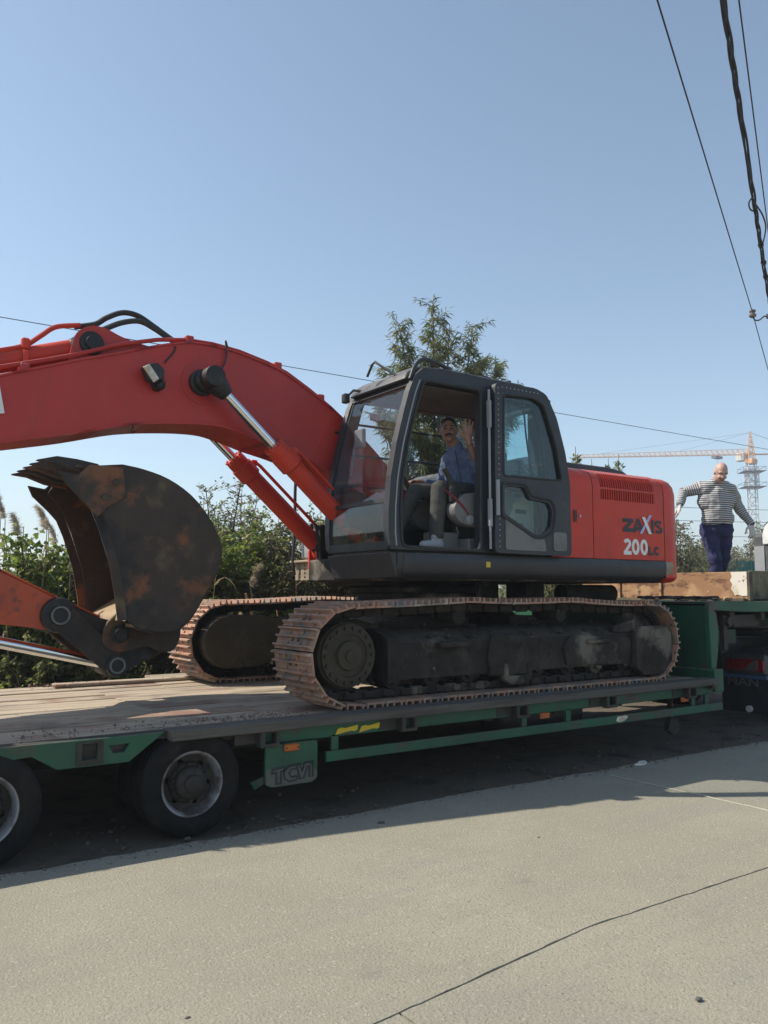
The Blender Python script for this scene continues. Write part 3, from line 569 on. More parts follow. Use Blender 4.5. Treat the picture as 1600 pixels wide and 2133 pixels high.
# ---- arm, linkage, bucket
arm = [(-6.05, 2.55), (-6.22, 2.98), (-6.12, 3.05), (-6.0, 3.0), (-5.80, 2.70), (-5.55, 2.62), (-4.15, 1.775), (-3.75, 1.575), (-3.40, 1.41), (-3.22, 1.36), (-3.16, 1.27), (-3.22, 1.18), (-3.42, 1.24), (-3.68, 1.30), (-3.93, 1.345), (-4.15, 1.375), (-4.7, 1.50), (-5.6, 2.22), (-5.85, 2.35)]
d = B(); d.prism(arm[7:14], -.174, .174); part('arm_tip', d, 'grease', EX, bev=.006)
d = B(); d.prism(arm, -.17, .17); strip(d, [arm[i] for i in (5, 6, 7, 8)][::-1], -.014, -.185, .185); ARM = part('arm', d, 'paint_orange', EX, bev=.006)
for sg in (-1, 1):
    d = B(); d.lathe([(0, 0), (.13, 0), (.14, .02), (.13, .05), (.075, .055), (.07, .085), (0, .085)], (-3.72, .165*sg, 1.435), (0, sg, 0), 28); part('link_pin', d, 'grease', ARM)
    d = B(); d.lathe([(.058, .0), (.072, .0), (.072, .012), (.058, .012), (.058, 0)], (-3.72, .248*sg, 1.435), (0, sg, 0), 28); part('pin_ring', d, 'plastic_grey', ARM)
    d = B(); d.prism([(-3.79, 1.36), (-3.62, 1.50), (-3.20, 1.10), (-3.18, .98), (-3.30, .95), (-3.40, 1.02)], .195*sg, .225*sg); part('side_link', d, 'bucket_steel', EX, bev=.01)
    d = B(); d.lathe([(0, 0), (.085, 0), (.09, .02), (.085, .045), (0, .05)], (-3.27, .20*sg, 1.03), (0, sg, 0), 24); part('link_pin', d, 'grease', EX)
    d = B(); d.lathe([(.050, .0), (.064, .0), (.064, .012), (.05, .012), (.05, 0)], (-3.27, .245*sg, 1.03), (0, sg, 0), 28); part('pin_ring', d, 'plastic_grey', EX)
d = B(); d.prism([(-3.36, 1.00), (-3.30, 1.11), (-2.88, 1.27), (-2.80, 1.20), (-2.84, 1.12), (-3.2, .95), (-3.32, .94)], -.13, .13); part('bucket_link', d, 'grease', EX, bev=.015)
d = B(); d.cyl((-4.9, 0, 1.42), (-3.34, 0, 1.045), .045, 24); part('piston_rod', d, 'chrome', EX)
d = B(); d.tube([(-5.75, 0, 1.62), (-4.85, 0, 1.405), (-4.80, 0, 1.395)], [.085, .085, .07], 24); part('cylinder_barrel', d, 'paint_orange', EX)
BK = B()
back = [(-3.62, 2.565), (-3.36, 2.60), (-3.19, 2.575), (-2.99, 2.515), (-2.80, 2.40), (-2.65, 2.24), (-2.55, 2.07), (-2.52, 1.93), (-2.58, 1.73), (-2.68, 1.56), (-2.78, 1.40), (-2.90, 1.31), (-3.06, 1.30), (-3.22, 1.34)]
front = [(-3.30, 1.40), (-3.33, 1.60), (-3.38, 1.85), (-3.47, 2.12), (-3.56, 2.32), (-3.68, 2.46)]
back = back[:1]+[tuple(p) for p in spline(back[1:-1], 3)]+back[-1:]
# wrapper plate (curved back) as a thick strip, side plates, lip
def thick(pts, th):
    P = [Vector(p) for p in pts]; o = []
    for i, p in enumerate(P):
        t = (P[min(i+1, len(P)-1)]-P[max(i-1, 0)]).normalized(); o.append(p+Vector((-t.y, t.x))*th)
    return o
inn = thick(back, -.025); d = B()
for i in range(len(back)-1): d.prism([back[i], back[i+1], tuple(inn[i+1]), tuple(inn[i])], -.50, .50)
bk = part('bucket', d, 'bucket_in', EX, weld=.0005, ang=60)
outl = thick(back, .012); d = B()
for i in range(len(back)-1): d.prism([tuple(Vector(back[i])*.98+outl[i]*.02), tuple(Vector(back[i+1])*.98+outl[i+1]*.02), tuple(outl[i+1]), tuple(outl[i])], -.515, .515)
part('wrapper', d, 'bucket_steel', bk, weld=.0005, ang=60)
d = B(); d.prism([(-3.30, 1.39), (-3.29, 1.43), (-3.05, 1.58), (-2.80, 1.72), (-2.72, 1.70), (-2.72, 1.55)], -.499, .499); part('floor_plate', d, 'bucket_in', bk, ang=60)
for sg in (-1, 1):
    d = B(); d.prism(back+front, .50*sg, .53*sg); part('side_plate', d, 'bucket_steel', bk, bev=.004)
    es = thick(front, .07); d = B()
    for i in range(len(front)-1): d.prism([front[i], front[i+1], tuple(es[i+1]), tuple(es[i])], .531*sg, .546*sg)
    part('edge_strip', d, 'bucket_steel', bk, weld=.0005)
    d = B(); d.prism([(-3.70, 2.50), (-3.84, 2.52), (-3.80, 2.43), (-3.66, 2.30), (-3.55, 2.18), (-3.45, 2.28), (-3.33, 2.35), (-3.36, 2.585), (-3.62, 2.585)], .53*sg, .555*sg); part('side_cutter', d, 'bucket_steel', bk, bev=.006)
    for x, z in ((-3.42, 2.46), (-3.50, 2.34)): part('bolt', B().cyl((x, .55*sg, z), (x, .57*sg, z), .028, 12), 'bucket_steel', bk)
d = B(); d.prism([(-3.55, 2.53), (-3.55, 2.575), (-3.70, 2.585), (-3.73, 2.56)], -.53, .53); part('lip', d, 'bucket_steel', bk, bev=.006)
tooth = B(); tooth.prism([(-3.54, 2.50), (-3.54, 2.60), (-3.70, 2.625), (-3.85, 2.635), (-3.985, 2.60), (-3.99, 2.59), (-3.86, 2.58), (-3.72, 2.53)], -.055, .055)
for i in range(len(tooth.v)):
    x, y, z = tooth.v[i]; tooth.v[i] = (x, y*(.8 if x > -3.9 else .30), z)
tme = tooth.mesh('tooth', 'bucket_steel', bev=.012, seg=2)
for y in (-.46, -.23, 0, .23, .46): inst('tooth', tme, Matrix.Translation((0, y, 0)), bk)
for y in (-.24, .21):
    d = B(); d.prism(smooth_poly([(-3.38, 1.36), (-3.40, 1.20), (-3.30, 1.13), (-3.16, 1.14), (-3.02, 1.18), (-2.92, 1.12), (-2.80, 1.12), (-2.74, 1.25), (-2.76, 1.42), (-3.0, 1.33), (-3.24, 1.48)], .07), y, y+.035); part('ear', d, 'bucket_steel', bk, bev=.005)
d = B(); d.lathe([(0, 0), (.07, 0), (.075, .02), (.05, .025), (.048, .05), (0, .05)], (-3.26, -.24, 1.28), (0, -1, 0), 24); part('hinge_pin', d, 'grease', bk)
# ------------------------------------------------------------------ cab of the excavator
fc = [(-1.385, 1.97), (-1.40, 2.10), (-1.40, 2.30), (-1.375, 2.58), (-1.32, 2.86), (-1.24, 3.15), (-1.175, 3.36), (-1.12, 3.48)]     # front edge curve (x, z)
def fx(z):
    for (x0, z0), (x1, z1) in zip(fc, fc[1:]):
        if z <= z1: return x0+(x1-x0)*(z-z0)/(z1-z0)
    return fc[-1][0]
prof = fc+[(-1.03, 3.56), (.26, 3.565), (.40, 3.50), (.50, 3.30), (.58, 2.95), (.62, 2.60), (.62, 1.97)]
opening = smooth_poly([(-1.265, 1.995), (-1.285, 2.30), (-1.265, 2.58), (-1.21, 2.86), (-1.13, 3.15), (-1.03, 3.45), (-.38, 3.45), (-.40, 1.985)], .06, 4)
rearwin = smooth_poly([(-.20, 2.62), (.50, 2.62), (.42, 3.15), (.30, 3.42), (-.20, 3.42)], .06, 4)
lowwin = rrect(-.20, .46, 2.10, 2.56, .05)
b = B(); b.prism(prof, -1.36, -1.28, 'Y', [opening, rearwin, lowwin])
CAB = part('cab', b, 'cab_grey', EX, ang=40)
farwin = smooth_poly([(-1.25, 2.25), (-1.20, 2.86), (-1.12, 3.15), (-1.04, 3.42), (.32, 3.42), (.44, 3.1), (.46, 2.55), (-.3, 2.4)], .06, 4)
part('far_wall', B().prism(prof, -.44, -.36, 'Y', [farwin]), 'cab_grey', CAB, ang=40)
part('rear_wall', B().prism([(-1.28, 1.97), (-.44, 1.97), (-.44, 3.5), (-1.28, 3.5)], .50, .60, 'X', [rrect(-1.25, -.47, 2.66, 3.42, .06)]), 'cab_grey', CAB)
part('floor', B().box(-1.37, .6, -1.30, -.42, 1.945, 1.985), 'cab_inner', CAB)
b = B(); b.prism([(-1.21, 3.44), (-1.16, 3.52), (-1.06, 3.585), (-.75, 3.61), (.2, 3.60), (.36, 3.55), (.44, 3.47)], -1.31, -.41); part('roof', b, 'cab_grey', CAB, bev=.035, seg=3)
part('headliner', B().box(-1.05, .42, -1.27, -.45, 3.425, 3.435), 'headliner', CAB)
# front frame bars following the curve
def fstrip(b, z0, z1, y0, y1, d0=-.012, d1=.05, n=10):
    zs = np.linspace(z0, z1, n+1)
    for a, c in zip(zs, zs[1:]):
        b.add([(fx(a)+d0, y0, a), (fx(a)+d0, y1, a), (fx(c)+d0, y1, c), (fx(c)+d0, y0, c), (fx(a)+d1, y0, a), (fx(a)+d1, y1, a), (fx(c)+d1, y1, c), (fx(c)+d1, y0, c)],
              [(0, 1, 2, 3), (7, 6, 5, 4), (0, 4, 5, 1), (3, 2, 6, 7), (0, 3, 7, 4), (1, 5, 6, 2)])
b = B(); fstrip(b, 3.40, 3.50, -1.33, -.39, n=3); fstrip(b, 1.97, 2.04, -1.33, -.39, n=2); fstrip(b, 2.365, 2.40, -1.30, -.42, -.006, .03, n=2)
fstrip(b, 1.99, 3.48, -1.375, -1.30, -.016, .04); fstrip(b, 1.99, 3.48, -.42, -.345, -.016, .04)
part('front_frame', b, 'cab_grey', CAB, weld=.0004)
b = B(); fstrip(b, 2.40, 3.42, -1.295, -.425, 0.004, .009, 14); part('windscreen', b, 'pane_front', CAB, weld=.0003)
b = B(); fstrip(b, 2.04, 2.365, -1.295, -.425, 0.004, .009, 4); part('lower_pane', b, 'pane_dusty', CAB, weld=.0003)
part('far_pane', B().prism(farwin, -.40, -.395), 'pane_clear', CAB); part('quarter_pane', B().prism(rearwin, -1.315, -1.31), 'pane_tint', CAB)
part('rear_pane', B().prism(rrect(-1.25, -.47, 2.66, 3.42, .06), .548, .553, 'X'), 'pane_clear', CAB)
# rubber seals round the door opening
part('door_seal', B().tube([(x, -1.362, z) for x, z in opening], .014, 6, closed=True), 'black_rubber', CAB)
# thin pale grey line along the edge of the front pillar
part('pillar_trim', B().tube([(fx(z)+.055, -1.372, z) for z in np.linspace(2.0, 3.44, 14)], .008, 6), 'grey_paint', CAB)
# guard bars outside the far window
for z in (2.62, 2.92, 3.22): part('guard_bar', B().cyl((-1.18, -.335, z), (.45, -.335, z), .012, 8), 'black_metal', CAB)
part('guard_reflector', B().box(-.92, -.66, -.350, -.345, 2.30, 2.50), 'yellow_tape', CAB); part('guard_reflector', B().box(-.92, -.80, -.350, -.345, 3.28, 3.35), 'amber', CAB)
# the door, folded right back against the side
dout = smooth_poly([(-.31, 1.965), (-.29, 3.515), (.22, 3.535), (.37, 3.49), (.50, 3.28), (.61, 2.95), (.665, 2.65), (.665, 1.955)], .05, 4)
w1 = smooth_poly([(-.20, 2.665), (-.185, 3.42), (.20, 3.435), (.33, 3.38), (.48, 3.02), (.555, 2.675)], .045, 4)
w2 = smooth_poly([(-.195, 2.325), (-.19, 2.575), (.06, 2.58), (.13, 2.47), (.37, 2.455), (.415, 2.38), (.39, 2.21), (.30, 2.155), (.19, 2.145)], .04, 4)
b = B(); b.prism(dout, -1.455, -1.395, 'Y', [w1, w2]); DR = part('door', b, 'cab_grey', CAB, ang=40)
part('door_pane', B().prism(w1, -1.43, -1.425), 'pane_tint', CAB); part('door_pane', B().prism(w2, -1.43, -1.425), 'pane_tint', CAB)
b = B(); b.prism(smooth_poly([(-.19, 1.995), (-.19, 2.30), (.16, 2.12), (.30, 2.12), (.33, 1.99)], .04), -1.462, -1.456); b.prism(rrect(.42, .60, 2.0, 2.18, .03), -1.462, -1.456); part('door_lining', b, 'plastic_grey', CAB, bev=.004)
b = B(); b.tube([(x*1.02-.003, -1.455, z) for x, z in smooth_poly([(-.22, 2.30), (-.215, 2.60), (.075, 2.605), (.145, 2.50), (.40, 2.48), (.45, 2.39), (.42, 2.19), (.31, 2.12), (.18, 2.11)], .04, 3)], .015, 6, closed=True)
b.tube([(x, -1.455, z) for x, z in w1], .011, 6, closed=True); part('pane_seal', b, 'black_rubber', CAB)
b = B()
for i in range(30): b.cyl((-.255, -1.459, 2.02+.05*i), (-.255, -1.454, 2.02+.05*i), .007, 6)
for i in range(10): b.cyl((-.2+.05*i, -1.459, 3.485), (-.2+.05*i, -1.454, 3.485), .007, 6)
part('rivet_row', b, 'grey_paint', CAB)
b = B(); b.cyl((-.335, -1.42, 2.0), (-.335, -1.42, 3.45), .012, 8); b.box(-.35, -.32, -1.44, -1.40, 2.2, 2.45, .004); b.box(-.35, -.32, -1.44, -1.40, 3.1, 3.35, .004); b.cyl((-.29, -1.475, 2.30), (-.29, -1.475, 2.62), .018, 8); part('hinge', b, 'grey_paint', CAB)
b = B(); b.tube([(.10, -1.41, 3.42), (.14, -1.40, 3.1), (.22, -1.39, 2.68)], .010, 6); b.box(-.05, .25, -1.41, -1.38, 2.655, 2.70, .01); part('wiper', b, 'black_metal', CAB)
b = B(); b.box(.53, .57, -1.17, -1.03, 2.6, 3.45); part('rear_post', b, 'cab_inner', CAB)
M('cream', (.50, .44, .34), .6, 0, [((.38, .32, .24), 4, .45, .7)])
b = B(); b.prism([(-.05, 2.05), (.42, 2.05), (.42, 2.52), (.28, 2.54), (-.02, 2.40)], -1.22, -.95); hb = part('heater_box', b, 'cream', CAB, bev=.015)
part('heater_grille', B().box(.10, .26, -1.2225, -1.2205, 2.16, 2.27), 'plastic_grey', CAB); part('heater_grille', B().box(.16, .30, -1.2225, -1.2205, 2.36, 2.40), 'black_metal', CAB)
# roof rail, mirrors
part('roof_rail', B().tube(spline([(-1.17, -1.345, 3.44), (-1.12, -1.34, 3.55), (-1.03, -1.32, 3.635), (-.92, -1.30, 3.655), (-.72, -1.27, 3.63), (-.6, -1.24, 3.60)]), .018, 10), 'black_metal', CAB)
part('mirror_arm', B().tube([(-1.14, -1.15, 3.50), (-1.20, -.98, 3.62), (-1.24, -.91, 3.68), (-1.245, -.87, 3.66), (-1.25, -.80, 3.565)], .012, 8), 'black_metal', CAB)
b = B(); b.box(-1.30, -1.24, -.50, -.43, 3.38, 3.47, .01); b.tube([(-1.24, -.47, 3.46), (-1.22, -.52, 3.50), (-1.17, -.6, 3.48)], .012, 6); part('front_bracket', b, 'black_metal', CAB)
part('mirror_stay', B().tube(spline([(-1.22, -.36, 3.12), (-1.25, -.25, 3.14), (-1.28, -.10, 3.16), (-1.30, .05, 3.10)]), .014, 8), 'black_metal', CAB)
b = B(); b.box(.06, .10, -1.26, -1.20, 3.59, 3.63, .006); b.box(.24, .34, -1.25, -1.15, 3.57, 3.60, .006); part('roof_bracket', b, 'black_metal', CAB)
b = B(); b.tube(spline([(-.35, -1.24, 3.60), (-.2, -1.24, 3.625), (-.1, -1.24, 3.60)]), .008, 6); part('roof_bracket', b, 'black_metal', CAB)
# interior
b = B(); b.box(-.28, .16, -1.10, -.60, 2.36, 2.50, .05); b.box(-.20, .15, -1.02, -.68, 1.98, 2.38, .03); part('seat', b, 'cab_inner', CAB)
b = B(); b.box(.05, .20, -1.06, -.66, 2.48, 3.02, .05); b.xf(Matrix.Translation((.1, 0, 2.5)) @ Matrix.Rotation(.14, 4, 'Y') @ Matrix.Translation((-.1, 0, -2.5))); b.box(.15, .24, -.95, -.77, 3.04, 3.22, .04); part('backrest', b, 'cab_inner', CAB)
for y0, y1 in ((-1.24, -1.12), (-.60, -.48)):
    b = B(); b.prism(smooth_poly([(-.62, 2.36), (-.52, 2.50), (-.10, 2.56), (.12, 2.56), (.12, 2.36), (-.10, 2.22), (-.40, 2.20), (-.56, 2.25)], .08), y0, y1); c = part('console', b, 'plastic_grey', CAB, bev=.02, seg=2)
    yj = (y0+y1)/2; b = B(); b.tube([(-.55, yj, 2.40), (-.56, yj, 2.46), (-.565, yj, 2.52), (-.57, yj, 2.58)], [.03, .045, .035, .03], 12)
    for i in range(5): b.tube([(-.552-.004*i, yj, 2.45+.025*i), (-.554-.004*i, yj, 2.456+.025*i)], [.056-.004*i]*2, 12)
    b.tube(spline([(-.57, yj, 2.56), (-.60, yj, 2.63), (-.65, yj, 2.70), (-.665, yj, 2.73)]), .024, 10); part('joystick', b, 'black_rubber', CAB)
part('console_sticker', B().box(-.36, -.26, -1.2425, -1.2405, 2.20, 2.225), 'white_paint', CAB); part('console_sticker', B().box(-.33, -.27, -1.2425, -1.2405, 2.245, 2.29), 'letter_dark', CAB)
part('console_knob', B().lathe([(0, 0), (.045, 0), (.04, .012), (0, .014)], (-.42, -1.24, 2.27), (0, -1, 0), 20), 'grey_paint', CAB)
part('seat_belt', B().tube([(-.70, -1.20, 2.54), (-.6, -1.245, 2.46), (-.50, -1.25, 2.38), (-.44, -1.25, 2.31)], [.005, .009, .010, .004], 6), 'strap_red', CAB)
part('lock_lever', B().tube(spline([(-.16, -1.23, 2.12), (-.17, -1.25, 2.06), (-.15, -1.25, 2.45), (-.14, -1.25, 2.55), (-.19, -1.25, 2.63), (-.20, -1.25, 2.78), (-.185, -1.24, 2.80)]), .011, 8), 'grey_paint', CAB)
part('lock_lever', B().tube(spline([(-.16, -1.24, 2.14), (-.165, -1.24, 2.08), (-.13, -1.24, 2.04), (-.06, -1.24, 2.02)]), .011, 8), 'grey_paint', CAB)
b = B(); b.box(-.70, -.42, -1.08, -.9, 1.99, 2.16, .01); b.box(-.42, -.12, -1.22, -.95, 1.99, 2.10, .01); part('floor_box', b, 'plastic_grey', CAB)
b = B()
for y in (-.92, -.78): b.box(-1.2, -1.02, y-.05, y+.05, 2.03, 2.045, .005); b.tube([(-1.05, y, 2.04), (-1.08, y, 2.25), (-1.06, y, 2.42)], .011, 6)
part('pedal', b, 'black_metal', CAB)
b = B(); b.box(-1.18, -1.14, -.62, -.47, 2.95, 3.13, .01); b.tube([(-1.16, -.46, 3.0), (-1.2, -.45, 2.7)], .01, 6); part('monitor', b, 'grey_paint', CAB)
b = B(); b.prism([(-1.30, 2.42), (-1.28, 2.60), (-.8, 2.42), (-.5, 2.40), (-.5, 2.2), (-1.3, 2.2)], -.52, -.455); part('side_shelf', b, 'cab_inner', CAB, bev=.01)
# ------------------------------------------------------------------ low loader trailer
TR = root('low_loader_trailer', (-1.5, 0, 0), 'green low loader trailer with plank deck carrying the excavator', 'trailer')
DZ = .708
# deck planks running lengthwise
rows = []; y = -1.475
while y < 1.55:
    w = random.choice((.19, .21, .24, .27)); rows.append((y, min(y+w, 1.56))); y += w+.017
def plank(x0, x1, y0, y1, z0, z1, m='plank', c=.006, warp=.006):
    d = B(); n = max(2, int((x1-x0)/.6)); sec_ = [(y0+c, z0), (y1-c, z0), (y1, z0+c), (y1, z1-c), (y1-c, z1), (y0+c, z1), (y0, z1-c), (y0, z0+c)]; s = random.uniform(0, 99)
    for i in range(n+1):
        x = x0+(x1-x0)*i/n; dz = warp*noise.noise((x*.8, s, 0)); dy = .004*noise.noise((x*.7, s, 5)); d.v += [(x, a+dy, q+dz) for a, q in sec_]
    for i in range(n): d.f += [(i*8+j, i*8+(j+1) % 8, (i+1)*8+(j+1) % 8, (i+1)*8+j) for j in range(8)]
    d.f += [tuple(range(8))[::-1], tuple(range(n*8, n*8+8))]; d.m = [0]*len(d.f); return part('plank', d, m, TR)
for k, (y0, y1) in enumerate(rows):
    cuts = [-7.6]+sorted(random.sample([-5.6, -4.9, -4.0, -3.1, -2.4, -1.0, .3, 1.4], 2))+[2.60]
    for a, c in zip(cuts, cuts[1:]): plank(a+.004, c-.004, y0, y1, DZ-.05+random.uniform(-.004, .0), DZ-.003+random.uniform(-.011, .003))
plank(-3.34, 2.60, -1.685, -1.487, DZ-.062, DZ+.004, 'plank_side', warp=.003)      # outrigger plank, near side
plank(-3.10, 2.6, 1.575, 1.76, DZ-.06, DZ, 'plank'); plank(-7.6, -3.4, 1.575, 1.70, DZ-.06, DZ-.01)
plank(-2.35, 1.0, 1.52, 1.78, DZ+.004, DZ+.036)
# loose boards lying on the deck by the far track
lb = plank(-3.35, -1.6, 1.36, 1.52, DZ+.004, DZ+.034)
# chassis
d = B(); d.box(-7.6, 2.62, -.55, -.40, .34, .655); d.box(-7.6, 2.62, .40, .55, .34, .655)
for x in np.arange(-7.2, 2.6, .85): d.box(x-.05, x+.05, -1.44, 1.44, .50, .65)
part('chassis', d, 'trailer_dirty', TR)
d = B(); d.box(-2.3, -.6, .75, 1.35, .18, .60, .02); part('underside_blocker', d, 'trailer_dirty', TR); d = B(); d.box(-.3, 2.4, .70, 1.4, .16, .60, .02); part('underside_blocker', d, 'trailer_green', TR)  # boxes added under the deck to cover the sunlit ground beyond
d = B(); d.lathe([(0, -.6), (.10, -.59), (.16, -.55), (.16, .55), (.10, .59), (0, .6)], (.6, -.95, .42), (1, 0, 0), 20); part('blocker_tank', d, 'black_metal', TR)  # added tank, also there to close the bright gap underneath
d = B(); yb = -1.60
side = [(-7.6, .70), (-7.6, .62), (-4.33, .62), (-4.19, .628), (-4.04, .535), (-3.60, .535), (-3.37, .70)]
sq = [(-3.895, .575), (-3.80, .575), (-3.80, .675), (-3.895, .675)]; tz = [(-3.70, .60), (-3.63, .60), (-3.60, .65), (-3.73, .65)]
d.prism(side, yb-.01, yb+.03, 'Y', [sq, tz]); sb = part('side_plate', d, 'trailer_green', TR, bev=.003)
d = B(); d.prism([(-3.93, .545), (-3.765, .545), (-3.765, .69), (-3.93, .69)], yb-.016, yb-.011, 'Y', [sq]); d.box(-3.90, -3.79, yb+.03, yb+.2, .57, .68); part('lash_eye', d, 'trailer_dirty', TR)
d = B(); d.box(-3.78, -3.55, yb+.03, yb+.05, .56, .69); part('recess', d, 'black_metal', TR)
d = B(); d.box(-3.36, -2.58, -1.56, -1.48, .60, .645); d.box(-7.6, -3.3, -1.58, -1.48, .655, .70); part('wheel_arch_rail', d, 'trailer_dirty', TR)
d = B(); d.box(-2.64, 2.62, -1.60, -1.52, .545, .645, .006); part('side_beam', d, 'trailer_green', TR)
d = B(); d.box(-7.6, 2.62, 1.50, 1.56, .52, .65, .006); part('side_beam', d, 'trailer_green', TR)
for x in (-2.63, -1.42, -.21, .94, 2.17):
    d = B(); d.prism([(x-.075, .535), (x+.075, .535), (x+.075, .655), (x-.075, .655)], -1.675, -1.60, 'Y', [[(x-.038, .56), (x+.05, .56), (x+.05, .635), (x-.038, .635)]]); part('stake_pocket', d, 'trailer_dirty', TR, bev=.006)
    d = B(); d.box(x-.04, x+.055, -1.597, -1.59, .555, .64); part('pocket_shadow_gap', d, 'black_metal', TR) if False else None
    d = B(); d.box(x-.24, x-.075, -1.606, -1.601, .56, .64); part('rust_patch', d, 'trailer_dirty', TR)
M('panel_grime', (.115, .115, .095), .8, 0, [((.075, .08, .062), 6, .45, .7), ((.03, .085, .05), 4, .58, .7)])
d = B(); d.prism(smooth_poly([(-2.65, .545), (-2.65, .275), (-2.60, .25), (-2.27, .25), (-2.23, .28), (-2.23, .545)], .02), -1.64, -1.612); vp = part('valance_panel', d, 'trailer_green', TR, bev=.004)
part('mud_film', B().prism([(-2.645, .385), (-2.645, .278), (-2.60, .256), (-2.28, .256), (-2.235, .285), (-2.235, .33), (-2.30, .385), (-2.5, .375)], -1.6425, -1.6405), 'panel_grime', TR)
# outlined emblem on grey grime on the valance panel
d = B()
def ol(pts, w=.007): d.tube([(x, -1.645, z) for x, z in pts], w, 5, closed=True)
ol([(-2.60, .375), (-2.50, .385), (-2.50, .36), (-2.53, .357), (-2.53, .275), (-2.565, .272), (-2.565, .352), (-2.60, .348)])
ol([(-2.40, .392), (-2.46, .388), (-2.505, .35), (-2.50, .305), (-2.46, .280), (-2.40, .285), (-2.40, .31), (-2.445, .308), (-2.465, .335), (-2.445, .362), (-2.40, .365)])
ol([(-2.40, .392), (-2.38, .393), (-2.36, .34), (-2.34, .396), (-2.27, .40), (-2.27, .295), (-2.30, .293), (-2.30, .372), (-2.315, .372), (-2.345, .29), (-2.375, .288), (-2.40, .365)])
part('emblem', d, 'letter_dark', TR)
d = B(); d.prism([(-2.75, .30), (-2.64, .335), (-2.64, .285), (-2.72, .25)], -1.62, -1.60); part('flap_bracket', d, 'trailer_dirty', TR)
for x, z, yy in ((-2.45, .515, -1.64), (.11, .525, -1.60), (2.11, .525, -1.60)):
    d = B(); d.box(x-.06, x+.06, yy-.022, yy, z-.026, z+.026, .008); lm = part('marker_lamp', d, 'amber', TR)
    part('lamp_screw', B().cyl((x-.045, yy-.026, z), (x-.045, yy-.02, z), .006, 6).cyl((x+.045, yy-.026, z), (x+.045, yy-.02, z), .006, 6), 'black_metal', lm)
d = B(); d.box(-2.15, 2.74, -1.63, -1.60, .375, .45, .004); gr = part('guard_rail', d, 'trailer_green', TR)
for x in (-2.06, -.13, .42, 2.27, 2.5): part('rail_post', B().box(x-.03, x+.03, -1.60, -1.575, .40, .56), 'trailer_green', TR)
d = B()
for x0, x1 in ((-2.06, -1.86), (-1.85, -1.66)):
    d.prism([(x0, .558), (x0+.02, .60), (x0+.05, .608), (x0+.09, .602), (x1, .618), (x1-.005, .58), (x1-.03, .572), (x1-.06, .578), (x0+.05, .566)], -1.606, -1.602)
part('tape_strip', d, 'yellow_tape', TR)
d = B(); d.prism([(1.03, .40), (1.05, .437), (1.16, .445), (1.20, .43), (1.15, .395), (1.08, .385)], -1.635, -1.631); part('tape_scrap', d, 'white_paint', TR)
# front riser, gooseneck
d = B(); d.box(2.62, 2.78, -1.625, 1.625, .56, .80, .01); part('front_crossbeam', d, 'trailer_green', TR)
d = B(); d.box(2.66, 2.70, -1.52, 1.52, .80, 1.47); part('riser_plate', d, 'trailer_green', TR)
for sg in (-1, 1):
    d = B(); d.prism([(2.635, .80), (2.72, .80), (2.77, 1.0), (2.79, 1.2), (2.755, 1.40), (2.72, 1.42), (3.3, 1.395), (6.4, 1.38), (6.4, 1.50), (2.66, 1.52), (2.62, 1.45)], 1.52*sg, 1.58*sg); part('gooseneck_side', d, 'trailer_green', TR, bev=.006)
d = B(); d.box(2.66, 6.4, -1.52, 1.52, 1.49, 1.512); part('gooseneck_plate', d, 'trailer_green', TR)
d = B(); d.box(2.9, 6.3, -.5, -.38, 1.15, 1.49); d.box(2.9, 6.3, .38, .5, 1.15, 1.49)
for x in (3.1, 3.7, 4.3, 4.9): d.box(x, x+.08, -1.52, 1.52, 1.3, 1.49)
d.box(3.25, 3.75, -1.46, -1.42, 1.23, 1.36); part('gooseneck_beam', d, 'trailer_dirty', TR)
d = B(); d.cyl((3.06, -1.55, 1.29), (3.06, -1.42, 1.29), .05, 12); d.box(3.0, 3.06, -1.50, -1.46, .98, 1.36); d.box(2.95, 3.3, -1.45, -1.42, 1.05, 1.2); part('support_leg_bracket', d, 'trailer_dirty', TR)
d = B(); d.cyl((2.42, -1.2, .18), (2.42, -1.2, .5), .03, 8); d.prism([(2.34, .14), (2.46, .08), (2.56, .16), (2.50, .25), (2.38, .25)], -1.23, -1.17); part('jack_foot', d, 'trailer_dirty', TR)
d = B(); d.lathe([(.035, -.03), (.055, -.03), (.055, .03), (.035, .03), (.035, -.03)], (2.53, -1.64, .655), (1, 0, 0), 16); part('lashing_ring', d, 'rust_dark', TR)
